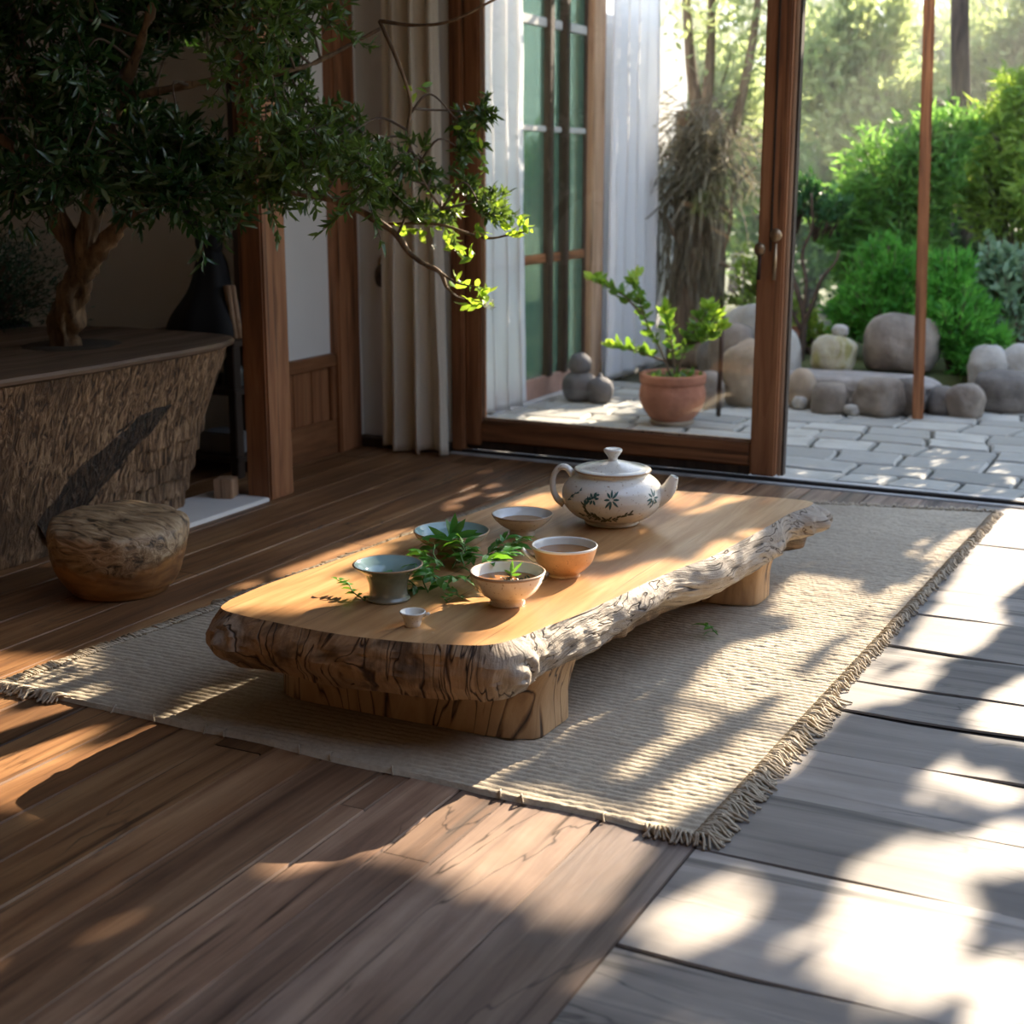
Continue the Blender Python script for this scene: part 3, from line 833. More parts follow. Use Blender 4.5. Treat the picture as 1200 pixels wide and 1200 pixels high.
# ------------------------------------------------------------------ tableware
def glaze(name, col, rough=0.18, speck=None, var=0.08, nscale=18, second=None):
    m, t, b = newmat(name)
    v = coords(t)
    c = ramp(t, noise(t, v, nscale, 5, 0.6), [(0.3, [x * (1 - var) for x in col]), (0.7, [min(1, x * (1 + var)) for x in col])])
    if second:
        z = t.nodes.new('ShaderNodeSeparateXYZ'); t.links.new(coords(t), z.inputs[0])
        k = math_(t, 'ADD', math_(t, 'MULTIPLY', z.outputs[2], 1 / second[1]), math_(t, 'MULTIPLY', noise(t, coords(t, (1, 1, 0.15)), 50, 3), 0.5))
        c = mixc(t, ramp(t, k, [(0.35, 0.0), (0.9, 1.0)]), second[0], c)
    if speck:
        c = mixc(t, ramp(t, noise(t, v, 160, 3), [(0.64, 0.0), (0.68, 0.8)]), c, speck)
    t.links.new(c, b.inputs['Base Color'])
    b.inputs['Roughness'].default_value = rough
    b.inputs['Coat Weight'].default_value = 0.35
    b.inputs['Coat Roughness'].default_value = 0.08
    bump(t, b, noise(t, v, 40, 3), 0.06, 0.003)
    return m
M_cream = glaze('cream_glaze', (0.70, 0.65, 0.55), 0.2, (0.30, 0.20, 0.12))
M_creamin = glaze('cream_inside', (0.76, 0.75, 0.69), 0.15)
M_celadon = glaze('celadon_inside', (0.33, 0.47, 0.44), 0.1)
M_greenout = glaze('green_grey_glaze', (0.17, 0.22, 0.17), 0.22, None, 0.2, 30, ((0.21, 0.20, 0.14), 0.07))
M_shino = glaze('ribbed_cream_glaze', (0.60, 0.55, 0.42), 0.25, (0.22, 0.15, 0.08), 0.1, 25, ((0.52, 0.44, 0.31), 0.05))
M_tan = glaze('tan_clay', (0.55, 0.31, 0.14), 0.38, (0.28, 0.14, 0.06), 0.15, 40)
M_rim = plain('brown_rim', (0.40, 0.27, 0.16), 0.35)
def tea_mat(name, col):
    m, t, b = newmat(name)
    b.inputs['Base Color'].default_value = (*col, 1)
    b.inputs['Roughness'].default_value = 0.03
    b.inputs['Specular IOR Level'].default_value = 0.3
    return m
M_tea = tea_mat('brown_tea', (0.30, 0.13, 0.04))
M_tealight = tea_mat('amber_tea', (0.36, 0.20, 0.08))
M_green_tea = tea_mat('pale_green_tea', (0.12, 0.18, 0.14))

def bowl(name, x, y, label, outer, inner_th, mo, mi_, rim=None, tea=None, tea_z=None, rz=0.0, cat='bowl', group=None):
    """outer: profile from the foot up to the rim; inner wall is offset by inner_th"""
    t = thing(name, (x, y, TH), label, cat, group, rz)
    o = [(0, 0.0)] + outer
    rr, rz_ = outer[-1]
    inner = []
    zmin = 0.006
    for r, z in reversed(outer):
        ir = r - inner_th
        iz = max(z, 0) + (0.0005 if (r, z) == outer[-1] else 0.0)
        if ir > 0.004 and z > zmin + 0.004:
            inner.append((ir, iz))
    inner.append((max(0.004, inner[-1][0] * 0.55), inner[-1][1] - 0.004)); inner.append((0, inner[-1][1] - 0.0005))
    lip = [(rr - inner_th * 0.5, rz_ + inner_th * 0.45)]
    prof = o + lip + inner
    mats = [0] * (len(o) - 2) + [2, 2] + [2] + [1] * (len(inner) - 1)
    mats = mats[:len(prof) - 1]
    MB().lathe(prof, 64, mats=mats).build('bowl_body', [mo, mi_, rim or mo], t, True)
    if tea:
        # radius of the inside at tea level
        r = None
        for (ra, za), (rb, zb) in zip(inner[:-1], inner[1:]):
            if zb <= tea_z <= za and za > zb:
                r = rb + (ra - rb) * (tea_z - zb) / (za - zb)
        MB().lathe([(0, tea_z), (r * 0.5, tea_z), (r, tea_z + 0.0004)], 48).build('tea', tea, t, True)
    return t
def soft(prof, n=5):
    return [(p.x, p.y) for p in smooth_path([(a, b, 0) for a, b in prof], n)]
# flared green cup on its own foot ring
bowl('tea_cup', -1.369, 2.228, 'flared green-grey celadon cup with wide foot beside the herb heap', soft([(0.040, 0), (0.0415, 0.004), (0.037, 0.010), (0.0355, 0.020), (0.0375, 0.035), (0.046, 0.052), (0.060, 0.063), (0.066, 0.068)]), 0.004, M_greenout, M_celadon, M_rim, M_green_tea, 0.043, cat='cup')
bowl('tea_bowl', -1.425, 2.575, 'wide shallow bowl with pale blue-green inside holding a leaf sprig', soft([(0.030, 0), (0.031, 0.008), (0.036, 0.012), (0.055, 0.022), (0.072, 0.036), (0.080, 0.049)]), 0.0035, M_shino, M_celadon, M_rim)
bowl('tea_bowl', -1.362, 2.783, 'small white footed tea bowl nearest the teapot handle', soft([(0.028, 0), (0.028, 0.010), (0.030, 0.013), (0.045, 0.022), (0.060, 0.035), (0.068, 0.047)]), 0.0035, M_cream, M_creamin, M_rim, M_tealight, 0.031)
tb = bowl('tea_bowl', -1.144, 2.527, 'tan clay tea bowl with white inside and a small side handle', soft([(0.032, 0), (0.032, 0.006), (0.040, 0.012), (0.054, 0.027), (0.060, 0.042), (0.0655, 0.061)]), 0.0035, M_tan, M_creamin, M_creamin, M_tea, 0.047, math.radians(206))
hb = MB()
hb.tube(smooth_path([(0.056, 0, 0.030), (0.070, 0, 0.038), (0.080, 0, 0.049), (0.083, 0, 0.054)], 4), taper(13, 0.006, 0.0035), 8)
hb.v = [(p[0], p[1] * 2.6, p[2]) for p in hb.v]
hb.build('handle', M_creamin, tb)
bowl('tea_bowl', -1.157, 2.302, 'cream tea bowl with leaves floating in brown tea nearest the table front edge', soft([(0.033, 0), (0.033, 0.009), (0.036, 0.013), (0.052, 0.024), (0.064, 0.042), (0.0705, 0.062)]), 0.004, M_cream, M_creamin, M_rim, M_tea, 0.044)
tc = bowl('sake_cup', -1.245, 2.106, 'tiny speckled white cup with a side nub near the front edge', soft([(0.013, 0), (0.0145, 0.004), (0.016, 0.012), (0.020, 0.020), (0.0235, 0.026)]), 0.003, M_cream, M_creamin, M_creamin, None, None, math.radians(20), 'cup')
nb = MB(); nb.tube([(0.019, 0, 0.020), (0.026, 0, 0.022), (0.030, 0, 0.0235)], [0.004, 0.0035, 0.003], 8)
nb.build('handle', M_cream, tc)

# ------------------------------------------------------------------ teapot
def teapot():
    M_pot = glaze('teapot_glaze', (0.74, 0.70, 0.61), 0.14, (0.36, 0.25, 0.15))
    M_ink1 = plain('teal_green_paint', (0.03, 0.10, 0.09), 0.3)
    M_ink2 = plain('olive_brown_paint', (0.075, 0.07, 0.025), 0.3)
    t = thing('teapot', (-1.229, 2.975, TH), 'round cream teapot painted with dark green leaf sprays, lid on', 'teapot', None, math.radians(14))
    S = 0.98
    prof = [(r * S, z) for r, z in [(0.060, 0), (0.0635, 0.003), (0.064, 0.008), (0.070, 0.012), (0.090, 0.022), (0.108, 0.040), (0.116, 0.060), (0.1165, 0.072), (0.112, 0.087), (0.102, 0.100), (0.090, 0.109), (0.082, 0.114), (0.081, 0.121)]]
    sp = soft(prof, 5)
    MB().lathe([(0, 0)] + sp + [(0.076, 0.1215), (0.075, 0.112), (0.09, 0.09), (0, 0.088)], 96).build('pot_body', M_pot, t)
    lid = MB().lathe(soft([(0.081, 0.1205), (0.086, 0.1225), (0.0865, 0.1255), (0.082, 0.128), (0.074, 0.1285), (0.066, 0.131), (0.05, 0.136), (0.03, 0.141), (0.013, 0.144)], 4) + [(0, 0.1445)], 96).build('lid', M_pot, t)
    MB().lathe(soft([(0.012, 0.143), (0.0105, 0.150), (0.015, 0.157), (0.0205, 0.165), (0.021, 0.169), (0.018, 0.1715), (0.013, 0.170), (0.004, 0.1685)], 4) + [(0, 0.1685)], 40).build('knob', M_pot, lid)
    MB().lathe([(0.0868, 0.1218), (0.0874, 0.124), (0.0868, 0.1256)], 96).build('rim_band', M_rim, lid)
    # spout: short, tapering, turned up, cut off slanting
    b = MB()
    pts = smooth_path([(0.078, 0, 0.056), (0.104, 0, 0.066), (0.124, 0, 0.080), (0.134, 0, 0.100), (0.140, 0, 0.114)], 5)
    b.tube(pts, [0.031 - 0.0215 * (i / (len(pts) - 1)) ** 0.75 for i in range(len(pts))], 20, cap=False)
    n = len(pts); k = 20
    top = b.v[(n - 1) * k:]
    c = Vector([sum(q[i] for q in top) / k for i in range(3)])
    inn = [tuple(c + (Vector(q) - c) * 0.62) for q in top] + [tuple(c + (Vector(q) - c) * 0.55 - Vector((0.006, 0, 0.02))) for q in top]
    b.v += inn
    for i in range(k):
        i2 = (i + 1) % k
        b.f.append(((n - 1) * k + i, (n - 1) * k + i2, n * k + i2, n * k + i)); b.mi.append(0)
        b.f.append((n * k + i, n * k + i2, (n + 1) * k + i2, (n + 1) * k + i)); b.mi.append(0)
    b.build('spout', M_pot, t)
    h = MB()
    hp = smooth_path([(-0.088, 0, 0.104), (-0.104, 0, 0.122), (-0.122, 0, 0.123), (-0.136, 0, 0.102), (-0.137, 0, 0.074), (-0.127, 0, 0.050), (-0.110, 0, 0.038)], 6)
    h.tube(hp, [0.0085 - 0.002 * math.sin(PI * i / (len(hp) - 1)) for i in range(len(hp))], 14)
    h.v = [(p[0], p[1] * 1.5, p[2]) for p in h.v]
    h.build('handle', M_pot, t)
    # painted sprays: thin brush strokes lying on the glaze
    def rad(z):
        for (ra, za), (rb, zb) in zip(sp[:-1], sp[1:]):
            if za <= z <= zb and zb > za:
                return ra + (rb - ra) * (z - za) / (zb - za)
        return 0.1
    def stroke(bb, a, z, da, dz, L, W, m):
        v = []
        for k in range(7):
            u = k / 6
            w = W * math.sin(PI * min(0.98, u * 0.9 + 0.08)) ** 0.8
            for sgn in (-1, 0, 1):
                zz = z + dz * L * u + sgn * da * w * 0.5
                aa = a + (da * L * u - sgn * dz * w * 0.5) / 0.115
                zz = max(0.014, min(0.112, zz))
                r = rad(zz) + 0.0006
                v.append((r * math.cos(aa), r * math.sin(aa), zz))
        f = [(k * 3 + j, k * 3 + j + 1, k * 3 + j + 4, k * 3 + j + 3) for k in range(6) for j in range(2)]
        bb.add(v, f, m)
    bb = MB()
    rr = random.Random(3)
    def flower(a, z, n, L, m, spread=2 * PI, rot=0):
        for k in range(n):
            g = rot + spread * k / n + rr.uniform(-.2, .2)
            stroke(bb, a + math.cos(g) * 0.004 / 0.115, z + math.sin(g) * 0.004, math.cos(g), math.sin(g), L * 1.3 * rr.uniform(.7, 1.2), 0.0052, m)
    A0 = math.radians(-90 - 14 + 26.5)        # the side turned to the front of the table
    def spray(pts, m, ln, wd):
        for (a, z), (a2, z2) in zip(pts[:-1], pts[1:]):
            L = math.hypot((a2 - a) * 0.115, z2 - z)
            da, dz = (a2 - a) * 0.115 / L, (z2 - z) / L
            stroke(bb, a, z, da, dz, L * 1.05, 0.0016, m)
            for s in (-1, 1):
                for q in (0.2, 0.6):
                    c, sn = math.cos(0.8 * s), math.sin(0.8 * s)
                    stroke(bb, a + (a2 - a) * q, z + (z2 - z) * q, da * c - dz * sn, da * sn + dz * c, ln * 1.35 * rr.uniform(.7, 1.2), wd * 1.3, m)
    D = lambda deg: A0 + math.radians(deg)
    def twig(pts, m, ln, wd, per, lean):
        """a curved stem set with leaves that all sweep towards its tip, each a little differently"""
        P = smooth_path([(a, z, 0) for a, z in pts], 5)
        for p, q in zip(P[:-1], P[1:]):
            L = math.hypot((q.x - p.x) * 0.115, q.y - p.y)
            g = math.atan2(q.y - p.y, (q.x - p.x) * 0.115)
            stroke(bb, p.x, p.y, math.cos(g), math.sin(g), L * 1.1, 0.0013, m)
            for k in range(per):
                h = g + lean * (1 if rr.random() > 0.5 else -1) * rr.uniform(0.35, 1.0)
                u = rr.random()
                stroke(bb, p.x + (q.x - p.x) * u, p.y + (q.y - p.y) * u, math.cos(h), math.sin(h), ln * rr.uniform(.6, 1.25), wd * rr.uniform(.8, 1.2), m)
    twig([(D(-6), 0.024), (D(-20), 0.030), (D(-32), 0.044), (D(-37), 0.062)], 1, 0.012, 0.0048, 2, 0.9)
    twig([(D(-18), 0.030), (D(-34), 0.030), (D(-46), 0.040)], 1, 0.011, 0.0045, 1, 0.8)
    twig([(D(-14), 0.026), (D(-2), 0.030), (D(8), 0.040), (D(18), 0.046)], 1, 0.013, 0.0048, 1, 0.7)
    twig([(D(-36), 0.060), (D(-32), 0.074), (D(-22), 0.088)], 0, 0.009, 0.0036, 2, 0.8)
    twig([(D(-64), 0.064), (D(-54), 0.078), (D(-44), 0.094)], 0, 0.009, 0.003, 1, 0.6)
    flower(D(-5), 0.078, 8, 0.013, 0)
    flower(D(-26), 0.078, 6, 0.009, 0)
    flower(D(48), 0.074, 8, 0.013, 0)
    flower(D(47), 0.062, 3, 0.008, 1)
    bb.build('painted_leaf_spray', [M_ink1, M_ink2], t)
teapot()

# ------------------------------------------------------------------ herbs
M_herb = leafmat('fresh_green_leaf', [(0.03, 0.14, 0.015), (0.06, 0.24, 0.03), (0.02, 0.09, 0.015), (0.10, 0.30, 0.05)], 0.35, 0.3, (0.25, 0.5, 0.03))
M_herb_stem = plain('green_stem', (0.10, 0.22, 0.05), 0.5)
def leafy_sprig(name, loc, label, length, nleaf, L, W, rise, group=None, rz=0.0, cat='herb sprig', curl=0.3):
    t = thing(name, loc, label, cat, group, rz)
    pts = smooth_path([(0, 0, 0.002), (length * 0.35, 0.006, 0.004 + rise * 0.45), (length * 0.7, -0.004, 0.004 + rise * 0.85), (length, 0.004, 0.004 + rise)], 4)
    MB().tube(pts, taper(len(pts), 0.0016, 0.0008), 6).build('stem', M_herb_stem, t)
    P, Dd = [], []
    for k in range(nleaf):
        u = (k + 0.6) / nleaf
        p = pts[min(len(pts) - 1, int(u * (len(pts) - 1)))]
        s = 1 if k % 2 else -1
        a = s * random.uniform(0.6, 1.2)
        P.append(p); Dd.append((math.cos(a), math.sin(a), random.uniform(-0.05, 0.55)))
    P.append(pts[-1]); Dd.append((1, 0, 0.3))
    P = [(p[0], p[1], max(p[2], 0.004)) for p in P]
    o = leaves('leaves', P, Dd, L, W, M_herb, t, True, curl, 0.5, np.tile((0, 0, 1.0), (len(P), 1)))
    for q in o.data.vertices:
        q.co.z = max(q.co.z, 0.0012 + 0.002 * abs(MN.noise(q.co * 90)))
    return t
hr = random.Random(12)
heap = HEAP
for i, (x, y) in enumerate(heap):
    leafy_sprig('herb_sprig', (x, y, TH + 0.001 + 0.006 * (i % 4)), 'fresh green herb sprig in the loose heap between the bowls', hr.uniform(0.04, 0.065), 10, 0.040, 0.015, hr.uniform(0.015, 0.045), 'herb sprigs heaped on the table', hr.uniform(0, 6.28))
leafy_sprig('herb_sprig', (-1.24, 2.285, TH), 'small loose herb sprig fallen in front of the heap by the floating-leaf bowl', 0.03, 6, 0.018, 0.008, 0.012, None, 2.9)
leafy_sprig('herb_sprig', (-1.258, 2.255, TH), 'single short leaf curl on the tabletop between heap and tiny cup', 0.018, 4, 0.013, 0.007, 0.006, None, 2.0)
leafy_sprig('herb_sprig', (-1.40, 2.195, TH), 'round-leaved herb sprig lying beside the foot of the flared green cup', 0.085, 13, 0.017, 0.012, 0.02, None, 2.75)
def fan(name, loc, label, dirs, L, W, stem):
    t = thing(name, loc, label, 'herb sprig')
    MB().tube([(0, 0, 0), tuple(stem)], [0.0018, 0.0012], 6).build('stem', M_herb_stem, t)
    P = [tuple(Vector(stem) * (0.55 + 0.45 * k / max(1, len(dirs) - 1))) for k in range(len(dirs))]
    leaves('leaves', P, dirs, L, W, M_herb, t, True, 0.08, 0.45, np.tile((0.5, -0.85, 0.3), (len(dirs), 1)))
fan('herb_sprig', (-1.428, 2.575, TH + 0.016), 'pointed green leaf sprig standing in the shallow blue-green bowl', [(-0.9, 0.1, 0.35), (0.95, 0.3, 0.30), (1.0, 0.2, 0.45), (-0.25, 0, 1.0), (0.12, 0.1, 1.0), (0.5, 0.2, 0.8)], 0.060, 0.020, (0.004, 0, 0.016))
fan('herb_sprig', (-1.158, 2.318, TH + 0.045), 'upright green shoot floating in the cream bowl of brown tea', [(0.9, 0.1, 0.15), (-0.7, 0.3, 0.2), (0.5, 0.2, 0.6), (0.10, 0.0, 1.0), (0.02, 0.1, 1.0)], 0.026, 0.0075, (0.001, 0, 0.010))
dk = MB()
td = thing('tea_leaves', (-1.135, 2.302, TH + 0.0452), 'dark steeped tea leaves floating on the tea in the cream bowl', 'tea leaves')
P = RNG.uniform(-0.026, 0.034, (60, 3)); P[:, 2] = RNG.uniform(0.0, 0.004, 60); P[:, 1] *= 0.7
Dd = sphere_dirs(60); Dd[:, 2] *= 0.15
tag(leaves('leaf_float', P, Dd, 0.014, 0.004, leafmat('dark_tea_leaf', [(0.012, 0.02, 0.012), (0.03, 0.045, 0.025)], 0.4, 0.05), td, True, 0.1), None, kind='stuff')
leafy_sprig('fallen_leaf', (-0.945, 2.90, 0.014), 'small green leaf sprig lying alone on the rug right of the table', 0.022, 5, 0.030, 0.013, 0.016, None, 3.4, 'leaf')
# ------------------------------------------------------------------ carved wooden planter, stump stool
def carved_mat(name, dark, mid, light, sc, sz, bmp):
    m, t, b = newmat(name)
    v = coords(t, (1, 1, sz))
    f = noise(t, v, sc, 6, 0.6, 1.4)
    g = noise(t, coords(t), 4, 4, 0.6)
    c = ramp(t, f, [(0.36, dark), (0.47, mid), (0.64, light)])
    c = mixc(t, ramp(t, g, [(0.45, 0.0), (0.65, 0.7)]), c, [x * 0.45 for x in mid])
    t.links.new(c, b.inputs['Base Color'])
    b.inputs['Roughness'].default_value = 0.5
    bump(t, b, f, bmp, 0.03)
    return m
M_carve = carved_mat('carved_bark_wood', (0.03, 0.016, 0.009), (0.20, 0.11, 0.055), (0.52, 0.34, 0.20), 60, 0.13, 1.0)  # light tone carries painted highlights along the ridges
M_carve_dark = carved_mat('charred_carving', (0.006, 0.004, 0.003), (0.028, 0.016, 0.010), (0.12, 0.072, 0.042), 50, 0.2, 1.0)
M_top_plank = wood('planter_top_wood', (0.05, 0.03, 0.02), (0.13, 0.08, 0.05), (0.24, 0.16, 0.105), 'Y', 18, 0.55, 0.3, 10)
def planter():
    c = (-3.03, 2.885, 0)
    t = thing('carved_planter', c, 'large carved wooden tub flaring to a flat plank top, under the indoor tree', 'planter')
    def oval(a, hx, hy, e):
        ca, sa = math.cos(a), math.sin(a)
        return math.copysign(abs(ca) ** (2 / e), ca) * hx, math.copysign(abs(sa) ** (2 / e), sa) * hy
    H = 0.495
    nu, nz = 420, 90
    v, f = [], []
    for j in range(nz + 1):
        w = j / nz
        hx = 0.255 + 0.165 * w ** 1.1; hy = 0.575 + 0.095 * w ** 1.1
        for i in range(nu):
            a = 2 * PI * i / nu
            x, y = oval(a, hx, hy, 4.5)
            d = Vector((math.cos(a) / hx, math.sin(a) / hy)).normalized()
            z = w * H
            s = a * 0.45
            n = 0.007 * MN.noise(Vector((s * 34, z * 4 + 1.5 * MN.noise(Vector((s * 3, z * 4, 0))), 2))) + 0.004 * MN.noise(Vector((s * 80, z * 9, 7)))
            if y > 0.18 and z < 0.29:            # chopped ledges towards the lower far corner
                n += 0.012 * (1 - ((z / 0.058 + 0.35 * MN.noise(Vector((y * 8, z * 3, 0)))) % 1.0)) * min(1, (y - 0.18) / 0.06) * min(1, (0.29 - z) / 0.02)
            v.append((x + d.x * n, y + d.y * n, z))
    for j in range(nz):
        for i in range(nu):
            i2 = (i + 1) % nu
            f.append((j * nu + i, j * nu + i2, (j + 1) * nu + i2, (j + 1) * nu + i))
    f.append(tuple(range(nu - 1, -1, -1)))
    link('tub', v, f, M_carve, t)
    # plank top with an overhanging rounded lip
    b = MB()
    k = 160
    rings = []
    for s, z in ((0.97, H - 0.004), (1.0, H), (1.035, H + 0.006), (1.04, H + 0.014), (1.03, H + 0.022), (1.0, H + 0.025), (0.6, H + 0.022), (0.2, H + 0.02)):
        ring = []
        for i in range(k):
            a = 2 * PI * i / k
            x, y = oval(a, 0.42, 0.67, 4.5)
            wv = 0.003 * MN.noise(Vector((x * 6, y * 6, 2)))
            ring.append((x * s, y * s, z + wv + (0.003 * MN.noise(Vector((x * s * 9, y * s * 4, 5))) if s < 0.99 else 0)))
        rings.append(ring)
    v = [p for r in rings for p in r]; f = []
    for j in range(len(rings) - 1):
        for i in range(k):
            i2 = (i + 1) % k
            f.append((j * k + i, j * k + i2, (j + 1) * k + i2, (j + 1) * k + i))
    f.append(tuple((len(rings) - 1) * k + i for i in range(k))); f.append(tuple(range(k - 1, -1, -1)))
    link('plank_top', v, f, M_top_plank, t, True, None, 40)
    MB().lathe([(0, H + 0.02), (0.10, H + 0.026), (0.13, H + 0.024), (0.15, H + 0.018)], 40, c=(0.06, 0.26, 0)).build('soil', M_soil, t)
    # dark carved feather rising across the front
    def front_x(y, z):
        w = z / H
        hx = 0.255 + 0.165 * w ** 1.1; hy = 0.575 + 0.095 * w ** 1.1
        q = min(0.999, abs(y) / hy)
        return hx * (1 - q ** 4.5) ** (1 / 4.5)
    v, f = [], []
    A, B = Vector((-0.12, 0.06)), Vector((0.30, 0.36))
    ax = (B - A).normalized(); nr = Vector((-ax.y, ax.x)); LN = (B - A).length
    nu, nw = 90, 24
    for i in range(nu + 1):
        u = i / nu
        wd = 0.068 * (math.sin(PI * min(1, u * 0.62 + 0.30)) ** 0.7) * (1 - max(0, (u - 0.82) / 0.18) ** 1.5) + 0.001
        for j in range(nw + 1):
            q = j / nw * 2 - 1
            p = A + ax * LN * u + nr * wd * q + nr * (0.03 * math.sin(PI * u))
            y, z = p.x, max(0.005, p.y)
            r = 0.010 * (1 - q * q) + 0.004 * MN.noise(Vector((u * 8, q * 9, 3))) + 0.003 * MN.noise(Vector((u * 20, q * 24, 6)))
            v.append((front_x(y, z) + r - 0.002, y, z))
    for i in range(nu):
        for j in range(nw):
            f.append((i * (nw + 1) + j, i * (nw + 1) + j + 1, (i + 1) * (nw + 1) + j + 1, (i + 1) * (nw + 1) + j))
    tag(link('carved_feather', v, f, M_carve_dark, t), 'dark charred carved feather shape')
planter()

def stool():
    m, t2, b = newmat('stump_stool_wood')
    v0 = coords(t2, (0.22, 1, 1), rot=(0.2, 0.35, 0.7))
    f = noise(t2, v0, 40, 6, 0.6, 1.2)
    z = t2.nodes.new('ShaderNodeSeparateXYZ'); t2.links.new(coords(t2), z.inputs[0])
    rough_c = ramp(t2, f, [(0.36, (0.05, 0.03, 0.015)), (0.48, (0.30, 0.19, 0.10)), (0.66, (0.52, 0.38, 0.23))])
    smooth_c = ramp(t2, noise(t2, coords(t2, (1, 1, 3)), 9, 6, 0.6, 0.6), [(0.35, (0.15, 0.06, 0.02)), (0.65, (0.45, 0.22, 0.075))])
    k = math_(t2, 'ADD', math_(t2, 'MULTIPLY', z.outputs[2], 6.0), math_(t2, 'MULTIPLY', noise(t2, coords(t2), 8, 3), 0.8))
    mk = ramp(t2, k, [(0.88, 0.0), (1.0, 1.0)])
    t2.links.new(mixc(t2, mk, smooth_c, rough_c), b.inputs['Base Color'])
    b.inputs['Roughness'].default_value = 0.45
    bump(t2, b, math_(t2, 'MULTIPLY', f, mk), 0.7, 0.012)
    t = thing('stump_stool', (-2.385, 2.635, 0), 'squat round carved stump stool with slanting top in front of the tub', 'stool')
    prof = soft([(0.0, 0.0), (0.10, 0.0), (0.120, 0.010), (0.145, 0.045), (0.158, 0.085), (0.168, 0.125), (0.168, 0.150), (0.160, 0.163), (0.135, 0.170), (0.08, 0.174), (0.0, 0.176)], 6)
    seg = 120
    v, f = [], []
    for i, (r, z) in enumerate(prof):
        for k in range(seg):
            a = 2 * PI * k / seg
            x, y = r * math.cos(a), r * math.sin(a)
            top = max(0, z - 0.04) / 0.13
            zz = z + top * (0.17 * (-x * 0.35 + y * 0.35) + 0.012)
            n = 0.008 * MN.noise(Vector((x * 9, y * 9, z * 9))) + 0.004 * MN.noise(Vector((x * 26 + z * 30, y * 26, z * 20)))
            v.append((x * (1 + n * 5 * (r > 0.03)), y * (1 + n * 5 * (r > 0.03)), max(0, zz + n * (1 if z > 0.02 else 0))))
    for i in range(len(prof) - 1):
        for k in range(seg):
            k2 = (k + 1) % seg
            f.append((i * seg + k, i * seg + k2, (i + 1) * seg + k2, (i + 1) * seg + k))
    f.append(tuple(range(seg - 1, -1, -1))); f.append(tuple((len(prof) - 1) * seg + k for k in range(seg)))
    link('stump', v, f, m, t)
stool()

# ------------------------------------------------------------------ indoor tree in the planter
M_bark = wood('gnarled_bark', (0.025, 0.014, 0.008), (0.12, 0.07, 0.035), (0.30, 0.19, 0.10), 'Z', 40, 0.75, 0.9, 5)
M_twig = plain('brown_twig', (0.10, 0.065, 0.04), 0.7)
M_leaf_dark = leafmat('dark_glossy_leaf', [(0.010, 0.035, 0.010), (0.018, 0.060, 0.018), (0.030, 0.085, 0.022), (0.014, 0.045, 0.022), (0.05, 0.11, 0.035), (0.14, 0.22, 0.11)], 0.24, 0.22, (0.10, 0.22, 0.02), 0.6)  # palest tones put leaf highlights into the colour
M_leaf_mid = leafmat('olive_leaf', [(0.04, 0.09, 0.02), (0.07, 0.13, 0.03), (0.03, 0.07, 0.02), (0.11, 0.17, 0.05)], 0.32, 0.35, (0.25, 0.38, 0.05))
M_leaf_young_lit = leafmat('young_sunlit_leaf', [(0.16, 0.32, 0.03), (0.30, 0.46, 0.05), (0.40, 0.50, 0.07), (0.08, 0.24, 0.03)], 0.35, 0.45, (0.55, 0.75, 0.05))  # young leaves, with sunlight on the tips put into the yellow
M_petal = plain('white_petal', (0.85, 0.85, 0.78), 0.5)
